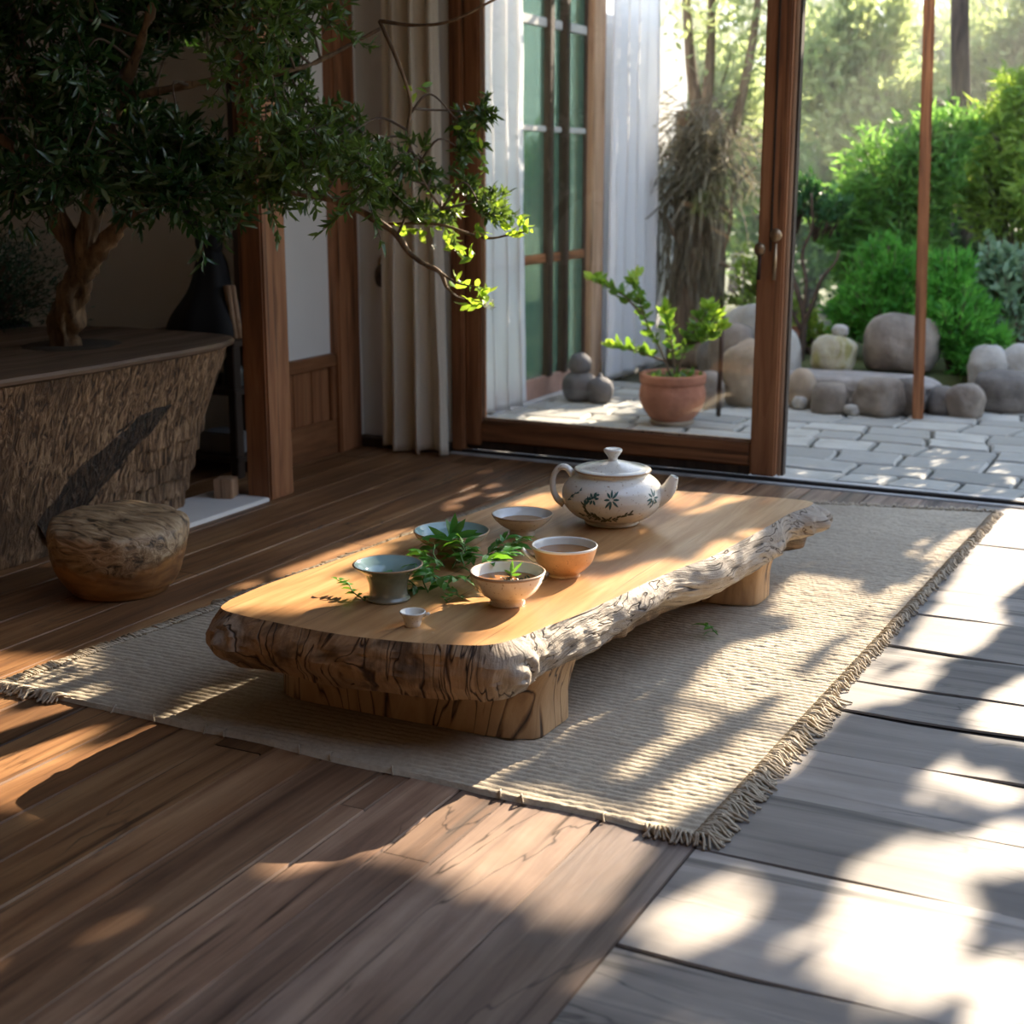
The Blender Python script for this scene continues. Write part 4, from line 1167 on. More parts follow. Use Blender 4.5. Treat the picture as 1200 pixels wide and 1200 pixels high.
def indoor_tree():
    B = Vector((-2.97, 3.12, 0.52))
    t = thing('indoor_tree', B, 'dark leafy indoor tree with gnarled trunk reaching out over the floor', 'tree')
    rel = lambda p: tuple(Vector(p) - B)
    tr = MB()
    def limb(pts, r0, r1, seg=24, gn=0.42):
        pp = smooth_path(pts, 7)
        rr = taper(len(pp), r0, r1)
        n0 = len(tr.v)
        tr.tube([rel(p) for p in pp], rr, seg)
        for i in range(n0, len(tr.v)):
            q = Vector(tr.v[i]); k = (i - n0) // seg
            if k < len(pp):
                ctr = Vector(rel(pp[k])); d = q - ctr
                tr.v[i] = tuple(ctr + d * (1 + gn * 2 * MN.noise(Vector((q.x * 55, q.y * 55, q.z * 9)))))
        return pp
    tw = MB()
    limbs = []
    limbs += limb([(-2.97, 3.12, 0.51), (-2.975, 3.12, 0.56), (-2.945, 3.12, 0.64), (-2.90, 3.13, 0.74), (-2.875, 3.13, 0.83), (-2.85, 3.13, 0.93)], 0.042, 0.026)
    limbs += limb([(-2.93, 3.12, 0.67), (-2.84, 3.12, 0.77), (-2.74, 3.13, 0.87), (-2.63, 3.14, 0.925), (-2.50, 3.18, 0.95), (-2.35, 3.26, 0.95)], 0.026, 0.012)
    limbs += limb([(-2.90, 3.13, 0.72), (-2.94, 3.10, 0.88), (-2.95, 3.08, 1.05), (-2.99, 3.06, 1.25), (-3.02, 3.05, 1.5)], 0.028, 0.012)
    limbs += limb([(-2.86, 3.13, 0.90), (-2.76, 3.10, 1.05), (-2.66, 3.05, 1.18), (-2.52, 3.0, 1.35), (-2.42, 3.0, 1.55)], 0.02, 0.008)
    limbs += limb([(-2.95, 3.08, 1.0), (-3.05, 2.95, 1.12), (-3.12, 2.85, 1.25)], 0.016, 0.008)
    limbs += limb([(-2.66, 3.05, 1.18), (-2.45, 3.12, 1.22), (-2.25, 3.22, 1.25), (-2.2, 3.3, 1.28), (-2.08, 3.4, 1.36)], 0.012, 0.004, 10)
    limbs += limb([(-2.35, 3.26, 0.95), (-2.21, 3.35, 0.925), (-2.066, 3.4, 0.85), (-2.0, 3.4, 0.785), (-1.95, 3.4, 0.755), (-1.91, 3.4, 0.738), (-1.89, 3.4, 0.70)], 0.011, 0.005, 10, 0.15)
    limbs += limb([(-2.08, 3.4, 1.38), (-2.02, 3.4, 1.26), (-1.99, 3.4, 1.17), (-2.0, 3.4, 1.09), (-1.97, 3.42, 0.98), (-1.93, 3.45, 0.90)], 0.006, 0.003, 8, 0.1)
    limb([(-2.08, 3.4, 1.38), (-1.98, 3.4, 1.365), (-1.87, 3.4, 1.37), (-1.75, 3.42, 1.42)], 0.005, 0.003, 8, 0.1)
    limb([(-1.89, 3.4, 0.70), (-1.86, 3.41, 0.672), (-1.80, 3.42, 0.662)], 0.004, 0.002, 8, 0.1)
    limb([(-1.905, 3.4, 0.735), (-1.86, 3.4, 0.712), (-1.80, 3.41, 0.700)], 0.004, 0.002, 8, 0.1)
    limb([(-2.1, 3.42, 0.86), (-1.95, 3.46, 0.86), (-1.83, 3.5, 0.825), (-1.75, 3.5, 0.835), (-1.70, 3.5, 0.845)], 0.005, 0.002, 8, 0.1)
    tr.build('trunk', M_bark, t)
    lim = np.array([tuple(p) for p in limbs])
    P, D, P2, D2 = [], [], [], []
    for (x, y, z, r) in TREE:
        c = np.array((x, y, z))
        a = lim[np.argmin(((lim - c) ** 2).sum(1) + 0.3 * np.maximum(0, lim[:, 2] - c[2]) ** 2)]
        mid = (a + c) / 2 + RNG.normal(size=3) * 0.025 + np.array((0, 0, 0.02))
        path = smooth_path([tuple(a), tuple(mid), tuple(c)], 5)
        tw.tube([rel(p) for p in path], taper(len(path), 0.0042, 0.0018), 5)
        out = (c - a) / max(1e-6, np.linalg.norm(c - a))
        small = r < 0.06
        for k in range(7 if small else 20):
            d = RNG.normal(size=3); d /= np.linalg.norm(d); d = d * 0.9 + out * 0.6 + np.array((0, 0, 0.12)); d /= np.linalg.norm(d)
            ln = r * RNG.uniform(0.7, 1.7)
            s = c + RNG.normal(size=3) * r * 0.25
            e = s + d * ln + np.array((0, 0, -0.15 * ln))
            tw.tube([rel(s), rel((s + e) / 2 + RNG.normal(size=3) * 0.004), rel(e)], [0.0015, 0.0012, 0.0007], 4)
            for q in range(19 if small else 20):
                u = RNG.uniform(0.1, 1.0)
                p = s + (e - s) * u
                dd = RNG.normal(size=3); dd /= np.linalg.norm(dd)
                dd = dd * 0.75 + d * 0.75
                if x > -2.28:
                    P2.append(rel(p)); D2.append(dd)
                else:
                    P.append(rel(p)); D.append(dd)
    tw.build('twigs', M_twig, t)
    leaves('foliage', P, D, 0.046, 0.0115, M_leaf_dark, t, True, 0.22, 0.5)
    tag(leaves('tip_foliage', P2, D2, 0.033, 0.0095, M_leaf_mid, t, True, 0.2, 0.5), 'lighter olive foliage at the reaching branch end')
    # young shoots at the tips
    Y, YD = [], []
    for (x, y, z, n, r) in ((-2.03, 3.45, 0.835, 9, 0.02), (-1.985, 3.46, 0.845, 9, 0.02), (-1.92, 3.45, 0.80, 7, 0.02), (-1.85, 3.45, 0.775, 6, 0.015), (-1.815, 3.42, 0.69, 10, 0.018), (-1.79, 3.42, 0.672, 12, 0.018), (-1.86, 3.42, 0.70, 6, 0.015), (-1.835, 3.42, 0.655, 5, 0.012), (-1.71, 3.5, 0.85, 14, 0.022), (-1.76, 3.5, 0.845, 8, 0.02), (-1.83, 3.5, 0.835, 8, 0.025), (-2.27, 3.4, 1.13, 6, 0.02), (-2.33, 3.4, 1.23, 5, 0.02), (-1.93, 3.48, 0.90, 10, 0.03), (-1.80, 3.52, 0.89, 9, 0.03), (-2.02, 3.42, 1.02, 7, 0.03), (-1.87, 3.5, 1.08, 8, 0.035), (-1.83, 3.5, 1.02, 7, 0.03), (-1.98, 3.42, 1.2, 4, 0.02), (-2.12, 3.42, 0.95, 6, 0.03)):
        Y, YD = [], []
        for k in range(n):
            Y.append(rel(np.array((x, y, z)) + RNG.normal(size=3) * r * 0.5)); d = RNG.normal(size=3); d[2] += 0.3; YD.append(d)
        leaves('young_shoot', Y, YD, 0.034, 0.016, M_leaf_young_lit, t, True, 0.15, 0.55)
    F, FD = [], []
    for (x, y, z) in ((-1.775, 3.415, 0.655), (-1.765, 3.42, 0.668), (-1.785, 3.41, 0.662), (-1.955, 3.45, 0.80), (-1.76, 3.41, 0.65)):
        for k in range(5):
            a = 2 * PI * k / 5
            F.append(rel((x, y, z))); FD.append((math.cos(a), 0.3 * math.sin(a), math.sin(a)))
    leaves('blossom', F, FD, 0.011, 0.006, M_petal, t, True, 0.1, 0.5)
indoor_tree()

def side_bush():
    c = Vector((-3.62, 3.42, 0))
    t = thing('potted_bush', c, 'small dark feathery bush in a black pot behind the tub beside the trunk', 'potted plant')
    MB().lathe(soft([(0.10, 0), (0.105, 0.02), (0.14, 0.30), (0.155, 0.50), (0.155, 0.52)], 4) + [(0.14, 0.52), (0.13, 0.48), (0, 0.48)], 40).build('pot', M_black, t)
    P, D = [], []
    st = MB()
    for k in range(170):
        d = sphere_dirs(1, 0.05)[0] * np.array((1, 1, 1.0))
        e = d * RNG.uniform(0.10, 0.30) + np.array((0, 0, 0.55))
        st.tube([(0, 0, 0.47), tuple(e * 0.5 + np.array((0, 0, 0.26))), tuple(e)], 0.002, 4)
        for q in range(34):
            P.append(e * 1.0 + RNG.normal(size=3) * 0.045); D.append(d + RNG.normal(size=3) * 0.7)
    st.build('stems', M_twig, t)
    leaves('foliage', P, D, 0.026, 0.005, leafmat('blue_green_needle', [(0.012, 0.05, 0.03), (0.03, 0.10, 0.055), (0.02, 0.07, 0.03)], 0.4, 0.2), t, False, 0.1)
side_bush()

# ------------------------------------------------------------------ curtains
def cloth_mat(name, col, trans):
    m, t, b = newmat(name)
    v = coords(t)
    c = ramp(t, noise(t, v, 220, 3), [(0.3, [x * 0.9 for x in col]), (0.7, col)])
    t.links.new(c, b.inputs['Base Color'])
    b.inputs['Roughness'].default_value = 0.9
    b.inputs['Specular IOR Level'].default_value = 0.15
    tr = node(t, 'BsdfTranslucent'); t.links.new(c, tr.inputs[0])
    mx = node(t, 'MixShader', Fac=trans)
    t.links.new(b.outputs[0], mx.inputs[1]); t.links.new(tr.outputs[0], mx.inputs[2])
    t.links.new(mx.outputs[0], t.nodes['Material Output'].inputs[0])
    return m
M_linen = cloth_mat('cream_linen', (0.86, 0.77, 0.63), 0.3)
M_sheer = cloth_mat('white_sheer', (0.90, 0.91, 0.92), 0.5)
def curtain(name, base, width, height, axis, folds, amp, mat, label, seed=0, rod=True, flare=0.12):
    t = thing(name, base, label, 'curtain')
    nu, nz = folds * 16, 70
    v = []
    for j in range(nz + 1):
        w = j / nz
        z = 0.006 + w * height
        fl = 1 + flare * (1 - w) ** 3
        for i in range(nu + 1):
            u = i / nu
            ph = u * folds * 2 * PI + 0.7 * MN.noise(Vector((u * 4, w * 1.2, seed)))
            s = (u - 0.5) * width * fl + 0.012 * math.sin(2 * ph) + 0.012 * MN.noise(Vector((u * 5, w * 2, seed + 5)))
            o = amp * (0.75 + 0.5 * MN.noise(Vector((u * 3, 1, seed)))) * math.sin(ph) * (0.8 + 0.3 * (1 - w)) + 0.008 * MN.noise(Vector((u * 9, w * 7, seed + 9)))
            zz = z + (0.012 * math.sin(u * 9 + seed) if j == 0 else 0)
            v.append((s, o, max(0.003, zz)) if axis == 'X' else (o, s, max(0.003, zz)))
    f = [(j * (nu + 1) + i, j * (nu + 1) + i + 1, (j + 1) * (nu + 1) + i + 1, (j + 1) * (nu + 1) + i) for j in range(nz) for i in range(nu)]
    o = link('drape', v, f, mat, t)
    sm = o.modifiers.new('thick', 'SOLIDIFY'); sm.thickness = 0.003
    h = width / 2 + 0.06
    b = MB()
    e = (h, 0, height + 0.01) if axis == 'X' else (0, h, height + 0.01)
    b.tube([(-e[0], -e[1], e[2]), e], 0.012, 12)
    b.build('curtain_rod', M_dark_timber, t)
curtain('linen_curtain', (-2.622, 4.475, 0.003), 0.225, 2.3, 'X', 3, 0.04, M_linen, 'cream linen curtain hanging to the floor beside the glazed door', 1, flare=0.22)
curtain('sheer_curtain', (-2.765, 5.32, 0.0), 0.66, 2.2, 'Y', 6, 0.03, M_sheer, 'white sheer curtain outside the glass at the near end of the green casement', 4)
curtain('sheer_curtain', (-2.725, 6.83, 0.0), 0.62, 2.2, 'Y', 5, 0.03, M_sheer, 'white sheer curtain beyond the casement beside the garden', 8)

# ------------------------------------------------------------------ things in the dark alcove, ornament
def alcove():
    t = thing('shelf_unit', (-3.16, 3.98, 0), 'dark low shelf unit in the alcove behind the timber post', 'shelf')
    for x in (-0.24, 0.21):
        for y in (-0.14, 0.14):
            MB().box((x, y - 0.02, 0), (x + 0.03, y + 0.02, 0.44), 0, 0.003).build('leg', M_dark_timber, t, False)
    for z in (0.055, 0.28, 0.44):
        MB().box((-0.25, -0.17, z), (0.25, 0.17, z + 0.02), 0, 0.003).build('shelf_board', M_dark_timber, t, False)
    tag(MB().box((-0.075, -0.06, 0), (0.075, 0.06, 0.07), 0, 0.006).build('storage_box', plain('grey_box', (0.16, 0.155, 0.15), 0.7), None, False), 'grey box on the lowest board of the dark alcove shelf', 'box').location = (-3.02, 3.90, 0.076)
    for i, (x, h, r) in enumerate(((-3.06, 0.11, 0.02), (-3.0, 0.13, 0.018), (-2.965, 0.10, 0.02))):
        o = MB().lathe(soft([(r, 0), (r, h * 0.55), (r * 0.45, h * 0.75), (r * 0.45, h)], 4) + [(0, h)], 24).build('bottle', plain('dim_glass', (0.05, 0.05, 0.045), 0.25), None)
        o.location = (x, 3.9, 0.301)
        tag(o, 'dim glass bottle on the middle board of the alcove shelf', 'bottle', 'bottles on the alcove shelf')
    o = MB().box((-0.03, -0.03, 0), (0.03, 0.03, 0.062), 0, 0.003).build('wood_block', M_pale_timber, None, False)
    o.location = (-2.76, 3.545, 0.012); o.rotation_euler = (0, 0, 0.3)
    tag(o, 'small pale wooden block on the white threshold by the post', 'block')
    b = MB()
    for k in range(4):
        a = k * 1.57
        b.tube([(0.011 * math.cos(a), 0.011 * math.sin(a), 0), (0.011 * math.cos(a + .2) - 0.04, 0.011 * math.sin(a + .2) + 0.02, 0.17)], 0.010, 10)
    o = b.build('stick_bundle', M_pale_timber, None)
    o.location = (-2.945, 3.88, 0.461)
    tag(o, 'pale stick bundle leaning on top of the dark shelf unit', 'sticks')
    s = thing('cloth_sack', (-3.085, 3.92, 0.461), 'tall black conical sack with two twisted tied ends on the shelf top', 'sack')
    v, f = [], []
    seg, nz = 40, 30
    for j in range(nz + 1):
        w = j / nz
        r = 0.135 * (1 - w) ** 0.85 + 0.022 * (1 - w * 0.5) + 0.01 * math.sin(w * 9)
        for k in range(seg):
            a = 2 * PI * k / seg
            rr = r * (1 + 0.05 * math.sin(a * 7 + w * 2))
            v.append((rr * math.cos(a) + 0.02 * w, rr * math.sin(a) * 0.8, w * 0.30))
    for j in range(nz):
        for k in range(seg):
            k2 = (k + 1) % seg
            f.append((j * seg + k, j * seg + k2, (j + 1) * seg + k2, (j + 1) * seg + k))
    f.append(tuple(range(seg - 1, -1, -1))); f.append(tuple(nz * seg + k for k in range(seg)))
    link('sack_body', v, f, M_black, s)
    for q in ([(0.0, 0, 0.27), (-0.03, 0, 0.33), (-0.05, 0, 0.37), (-0.095, 0, 0.43), (-0.11, 0, 0.47)], [(0.03, 0, 0.27), (0.035, 0, 0.34), (0.045, 0, 0.39), (0.07, 0, 0.42), (0.075, 0, 0.46)]):
        p = smooth_path(q, 5)
        MB().tube(p, [0.022 - 0.016 * (i / len(p)) + 0.006 * math.sin(i * 0.7) for i in range(len(p))], 12).build('tied_end', M_black, s)
alcove()
def ornament():
    t = thing('hanging_ornament', (-2.80, 4.562, 0.585), 'small dark egg-shaped ornament hanging by a cord on the white wall', 'ornament')
    v = MB().lathe(soft([(0.0, 0.0), (0.022, 0.006), (0.033, 0.030), (0.031, 0.060), (0.020, 0.078), (0.008, 0.084)], 5) + [(0, 0.085)], 32)
    v.v = [(p[0], p[1] * 0.4, p[2]) for p in v.v]
    v.build('bead', stone_mat('mottled_clay', (0.03, 0.025, 0.02), (0.16, 0.13, 0.10), None, 30), t)
    MB().tube(smooth_path([(-0.016, 0, 0.07), (-0.012, 0, 0.10), (0, 0, 0.115), (0.012, 0, 0.10), (0.016, 0, 0.07)], 5), 0.005, 8).build('loop', M_pale_timber, t)
    MB().tube([(0, 0, 0.112), (0, 0.005, 0.62)], 0.0014, 6).build('cord', M_pale_timber, t)
ornament()
# ------------------------------------------------------------------ neighbouring wing with the green casement
def reflection_glass():
    m, t, b = newmat('garden_reflection_glass')
    b.inputs['Base Color'].default_value = (0.07, 0.13, 0.105, 1)  # garden reflections put into the pane as an even green
    b.inputs['Roughness'].default_value = 0.12
    tr = node(t, 'BsdfTransparent'); tr.inputs[0].default_value = (0.48, 0.58, 0.53, 1)
    tl = node(t, 'BsdfTranslucent'); tl.inputs[0].default_value = (0.13, 0.21, 0.17, 1)
    m1 = node(t, 'MixShader', Fac=0.5); m2 = node(t, 'MixShader', Fac=0.62)
    t.links.new(b.outputs[0], m1.inputs[1]); t.links.new(tl.outputs[0], m1.inputs[2])
    t.links.new(m1.outputs[0], m2.inputs[1]); t.links.new(tr.outputs[0], m2.inputs[2])
    t.links.new(m2.outputs[0], t.nodes['Material Output'].inputs[0])
    return m
def wing():
    sbox('wall_wing', (-2.95, 6.55, -0.05), (-2.80, 7.75, 1.72), M_wing, 0.005)
    sbox('wall_wing_top', (-2.95, 4.67, 2.05), (-2.80, 6.55, 2.6), M_wing)
    sbox('trim_9', (-2.88, 4.67, -0.02), (-2.74, 6.55, 0.006), M_sill, 0.003)
    w = struct(bpy.data.objects.new('window_1', None)); COL.objects.link(w)
    w.location = (-2.8, 5.6, 0)
    def W(n, lo, hi, m, ch=0.004):
        return MB().box(lo, hi, 0, ch).build(n, m, w, False)
    W('sill_rail', (-0.05, -0.9, 0.006), (0.02, 0.80, 0.095), plain('worn_pink_timber', (0.34, 0.20, 0.15), 0.6, 0, 0.2, 12))
    W('frame_post', (-0.06, 0.79, 0.0), (0.035, 0.93, 2.05), M_pale_timber)
    W('frame_edge', (-0.03, 0.755, 0.09), (0.005, 0.79, 2.05), M_dark_timber)
    W('frame_post', (-0.06, -0.92, 0.0), (0.03, -0.84, 2.05), M_pale_timber)
    W('head', (-0.06, -0.9, 1.98), (0.03, 0.93, 2.05), M_beamy)
    W('mullion', (-0.02, 0.33, 0.09), (0.03, 0.375, 2.0), M_dark_timber)
    W('mullion', (-0.02, 0.49, 0.09), (0.035, 0.53, 2.0), M_dark_timber)
    W('glazing_bar', (-0.012, -0.85, 0.60), (0.012, 0.76, 0.64), M_beamy)
    W('glazing_bar', (-0.012, -0.85, 1.165), (0.012, 0.76, 1.19), plain('pale_bar', (0.40, 0.40, 0.38), 0.6))
    W('glazing_bar', (-0.012, -0.85, 1.60), (0.012, 0.76, 1.64), plain('pale_bar', (0.40, 0.40, 0.38), 0.6))
    W('pane', (-0.004, -0.85, 0.09), (0.0, 0.76, 2.0), reflection_glass(), 0)
wing()

# ------------------------------------------------------------------ patio things
M_terra = stone_mat('terracotta', (0.30, 0.11, 0.06), (0.47, 0.20, 0.12), None, 10)
M_leaf_pot = leafmat('citrus_leaf', [(0.04, 0.14, 0.02), (0.08, 0.22, 0.03), (0.14, 0.30, 0.04), (0.03, 0.10, 0.02)], 0.3, 0.4, (0.35, 0.55, 0.04))
def potted_plant():
    t = thing('potted_shrub', (-2.017, 5.50, 0), 'young leafy shrub in a round terracotta pot just outside the glass', 'potted plant')
    MB().lathe(soft([(0.085, 0.0), (0.090, 0.012), (0.088, 0.018)], 3) + [(0, 0.018)], 48).build('saucer', M_stone_t, t)
    MB().lathe([(0, 0.016)] + soft([(0.078, 0.017), (0.098, 0.035), (0.124, 0.075), (0.134, 0.115), (0.130, 0.150), (0.128, 0.165), (0.133, 0.172), (0.1345, 0.198), (0.130, 0.207)], 4) + [(0.118, 0.205), (0.116, 0.185), (0, 0.18)], 64).build('pot', M_terra, t)
    MB().lathe([(0, 0.192), (0.07, 0.190), (0.117, 0.182)], 32).build('soil', M_soil, t)
    s = MB()
    P, D, PY, DY = [], [], [], []
    O = Vector((-2.017, 5.50, 0))
    R = lambda x, z, y=0.0: (x + 2.017, y, z)
    stems = [[R(-2.02, 0.18), R(-2.07, 0.30, -0.01), R(-2.13, 0.42, -0.03), R(-2.17, 0.50), R(-2.19, 0.58, 0.01)], [R(-2.13, 0.42, -0.03), R(-2.20, 0.50, -0.05), R(-2.27, 0.54, -0.06), R(-2.35, 0.57, -0.07)],
             [R(-2.01, 0.18, 0.01), R(-2.03, 0.28, 0.03), R(-2.05, 0.38, 0.04), R(-2.07, 0.45, 0.03)], [R(-2.0, 0.18), R(-1.98, 0.27), R(-1.94, 0.35, -0.02), R(-1.90, 0.42, -0.02), R(-1.86, 0.48, -0.02)],
             [R(-1.95, 0.33), R(-1.90, 0.34, -0.04), R(-1.85, 0.37, -0.05), R(-1.81, 0.40, -0.05)], [R(-2.05, 0.25), R(-2.12, 0.28, -0.04), R(-2.20, 0.30, -0.06), R(-2.26, 0.30, -0.06)], [R(-1.94, 0.35), R(-1.90, 0.38, 0.05), R(-1.87, 0.44, 0.07)]]
    for q in stems:
        pp = smooth_path(q, 6)
        s.tube(pp, taper(len(pp), 0.005, 0.0018), 7)
        n = len(pp)
        for i in range(int(n * 0.3), n):
            for k in range(3):
                d = RNG.normal(size=3); d[2] = abs(d[2]) * 0.5 + 0.15
                if i > n - 4:
                    PY.append(pp[i]); DY.append(d)
                else:
                    P.append(pp[i]); D.append(d)
        for k in range(6):
            d = RNG.normal(size=3); d[2] = abs(d[2]); PY.append(pp[-1]); DY.append(d)
    s.build('stems', M_twig, t)
    leaves('foliage', P, D, 0.052, 0.026, M_leaf_pot, t, True, 0.12, 0.6)
    leaves('young_lit_leaves', PY, DY, 0.050, 0.026, M_leaf_young_lit, t, True, 0.1, 0.6)  # tip leaves coloured brighter, as if sunlit
    P = [(r * math.cos(a), r * math.sin(a), 0.19) for r, a in zip(RNG.uniform(0.03, 0.115, 70), RNG.uniform(0, 2 * PI, 70))]
    D = sphere_dirs(70, 0.1)
    leaves('ground_leaves', P, D, 0.03, 0.016, M_leaf_pot, t, True, 0.3, 0.6)
potted_plant()
M_jar = stone_mat('dark_grey_clay', (0.055, 0.05, 0.05), (0.15, 0.14, 0.14), None, 8)
j = thing('gourd_jar', (-2.605, 5.90, 0), 'dark clay double-gourd jar with leaning upper bulb beside the casement', 'jar')
MB().lathe([(0, 0)] + soft([(0.05, 0), (0.066, 0.015), (0.078, 0.055), (0.073, 0.095), (0.050, 0.120), (0.030, 0.128)], 5) + [(0, 0.13)], 40).build('lower_bulb', M_jar, j)
o = MB().lathe([(0, 0)] + soft([(0.026, 0.0), (0.046, 0.018), (0.052, 0.045), (0.044, 0.075), (0.020, 0.092), (0.010, 0.095)], 5) + [(0, 0.095)], 40).build('upper_bulb', M_jar, j)
o.location = (-0.008, 0, 0.118); o.rotation_euler = (0, 0.22, 0)
j = thing('round_jar', (-2.498, 5.885, 0), 'smaller dark round clay jar with a thin neck next to the gourd jar', 'jar')
MB().lathe([(0, 0)] + soft([(0.036, 0), (0.050, 0.012), (0.060, 0.050), (0.052, 0.088), (0.026, 0.108), (0.010, 0.114)], 5) + [(0.008, 0.13), (0, 0.13)], 40).build('jar_body', M_jar, j)
MB().tube([(0, 0, 0.128), (0.004, 0, 0.17), (0.0, 0, 0.20)], [0.006, 0.004, 0.003], 8).build('stopper', M_twig, j)
r = MB(); r.tube([(0, 0, 0), (0.003, 0, 0.27), (0.0, 0, 0.42)], 0.010, 10)
o = r.build('iron_rod', M_iron, None); o.location = (-1.90, 5.74, 0)
tag(o, 'thin rusty iron stake standing on the paving behind the terracotta pot', 'stake')
o = MB().box((-0.022, -0.03, 0), (0.022, 0.03, 2.05), 0, 0.005).build('wooden_post', M_beam, None, False)
o.location = (-1.145, 6.06, 0); o.rotation_euler = (0, math.radians(-2.0), 0.2)
tag(o, 'slim reddish timber post standing before the rockery', 'post')

# ------------------------------------------------------------------ rockery
rocks = [  # x, y, z, half width x, half depth, half height, material, label, box, seed
    (-1.895, 6.12, 0, .115, .10, .145, M_stone_t, 'large tan boulder behind the terracotta pot, lowest of its heap', .6),
    (-2.03, 5.97, 0, .075, .07, .080, M_stone, 'grey boulder partly hidden by the rim of the terracotta pot', .8),
    (-2.13, 6.52, 0, .13, .12, .13, M_stone_d, 'dark tall boulder at the foot of the shaggy trunk', 1),
    (-2.06, 6.40, 0, .11, .10, .165, M_stone, 'rounded grey-brown boulder above the others behind the pot', .8),
    (-1.85, 6.42, 0, .10, .09, .165, M_stone_l, 'pale boulder resting behind the large tan boulder', .6),
    (-2.05, 6.75, 0.12, .16, .10, .135, M_stone_l, 'pale rock at the back of the heap under the bright leaves', .4),
    (-1.665, 6.16, 0, .062, .06, .085, M_stone_t, 'small tan boulder by the edge of the glazed door', .4),
    (-1.655, 6.10, 0, .033, .03, .030, M_stone_l, 'little pale stone in front of the small tan boulder', .3),
    (-1.52, 6.08, 0, .074, .07, .066, M_stone, 'squat rounded stone block below the ledge, near its door end', 1.6),
    (-1.415, 6.05, 0, .036, .03, .024, M_stone_l, 'little flat pale stone between the two block stones', .4),
    (-1.315, 6.10, 0, .098, .085, .082, M_stone, 'large block-shaped stone below the ledge left of the slim post', 1.4),
    (-1.21, 6.17, 0, .065, .07, .080, M_stone_d, 'dark leaning stone wedged behind the slim post', 1.0),
    (-1.075, 6.24, 0, .062, .07, .062, M_stone_d, 'low dark stone between the slim post and the grey round stone', .6),
    (-0.985, 6.22, 0, .076, .075, .072, M_stone, 'grey rounded stone at the front corner of the rockery', 1.2),
    (-0.86, 6.45, 0, .13, .10, .090, M_stone_d, 'broad brown stone at the far right of the rockery front', 1.0),
    (-0.955, 6.56, 0.06, .085, .08, .105, M_stone_l, 'pale slanted stone leaning under the grey-green bush', .6),
    (-0.835, 6.60, 0.10, .075, .07, .085, M_stone_l, 'pale rounded stone on top of the broad brown stone', .6),
    (-0.93, 6.68, 0.20, .03, .03, .045, M_stone_l, 'tiny white stone perched above the pale slanted stone', .3),
    (-1.345, 6.62, 0.13, .17, .12, .125, M_stone, 'broad oval boulder on the ledge behind the slim post', .8),
    (-1.62, 6.50, 0.12, .10, .09, .085, M_stone_m, 'mossy yellowish boulder on the stone ledge', .5),
    (-1.60, 6.52, 0.275, .038, .03, .028, M_stone_l, 'small pale stone lying on the mossy boulder', .4),
]
for i, (x, y, z, a, b_, h, m, lab, bx) in enumerate(rocks):
    o = ball('boulder', (x, y, z - 0.004), (a, b_, h), m, None, i + 1, 0.14, 1.3, 4, 0, bx, random.uniform(-.4, .4))
    tag(o, lab, 'rock')
o = ball('stone_ledge', (-1.52, 6.36, 0), (0.40, 0.14, 0.068), M_stone_d, None, 40, 0.06, 2.2, 5, 0, 3.0)
o.data.materials[0] = stone_mat('ledge_stone', (0.16, 0.14, 0.125), (0.33, 0.30, 0.27))
tag(o, 'long flat brown-grey stone ledge across the rockery', 'rock ledge')
o = MB().lathe([(0, 0)] + soft([(0.10, 0), (0.125, 0.05), (0.13, 0.10), (0.135, 0.11)], 4) + [(0.12, 0.11), (0.11, 0.09), (0, 0.09)], 40).build('clay_bowl_pot', M_terra, None)
o.location = (-2.02, 7.0, 0.155)
tag(o, 'low red clay pot on the bank behind the pale boulders', 'pot')
bed = MB().box((-2.28, 6.60, -0.04), (-0.75, 9.2, 0.12), 0, 0.04)
bed.v = [(p[0], p[1], p[2] + (0.035 * MN.noise(Vector((p[0] * 2, p[1] * 2, 0))) if p[2] > 0.05 else 0)) for p in bed.v]
struct(bed.build('ground_bed', M_lawn, None, True))

# ------------------------------------------------------------------ garden planting
M_fern = leafmat('bright_fern', [(0.05, 0.24, 0.04), (0.09, 0.34, 0.06), (0.15, 0.42, 0.08), (0.03, 0.16, 0.04)], 0.5, 0.55, (0.25, 0.60, 0.06), 0.25)
M_willow = leafmat('yellow_green_frond', [(0.14, 0.26, 0.04), (0.22, 0.36, 0.06), (0.30, 0.42, 0.09), (0.08, 0.20, 0.04)], 0.5, 0.5, (0.5, 0.65, 0.08), 0.25)
M_mid = leafmat('mid_green_frond', [(0.07, 0.20, 0.05), (0.12, 0.29, 0.07), (0.20, 0.38, 0.09), (0.04, 0.13, 0.04)], 0.5, 0.55, (0.30, 0.55, 0.08), 0.25)
M_greyleaf = leafmat('grey_green_leaf', [(0.14, 0.24, 0.15), (0.24, 0.36, 0.24), (0.09, 0.18, 0.11)], 0.4, 0.35, (0.35, 0.5, 0.2), 0.4)
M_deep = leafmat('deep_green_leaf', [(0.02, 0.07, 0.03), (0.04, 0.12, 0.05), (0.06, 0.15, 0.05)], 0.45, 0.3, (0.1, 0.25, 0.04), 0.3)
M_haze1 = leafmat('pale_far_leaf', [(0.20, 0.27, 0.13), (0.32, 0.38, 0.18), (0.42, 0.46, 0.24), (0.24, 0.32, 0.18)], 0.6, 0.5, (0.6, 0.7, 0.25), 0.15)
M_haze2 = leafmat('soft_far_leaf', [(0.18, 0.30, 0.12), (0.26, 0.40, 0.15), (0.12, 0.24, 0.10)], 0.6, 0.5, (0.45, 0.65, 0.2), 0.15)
M_bark2 = wood('dark_trunk', (0.02, 0.014, 0.010), (0.07, 0.048, 0.034), (0.14, 0.10, 0.07), 'Z', 30, 0.85, 0.8, 8)
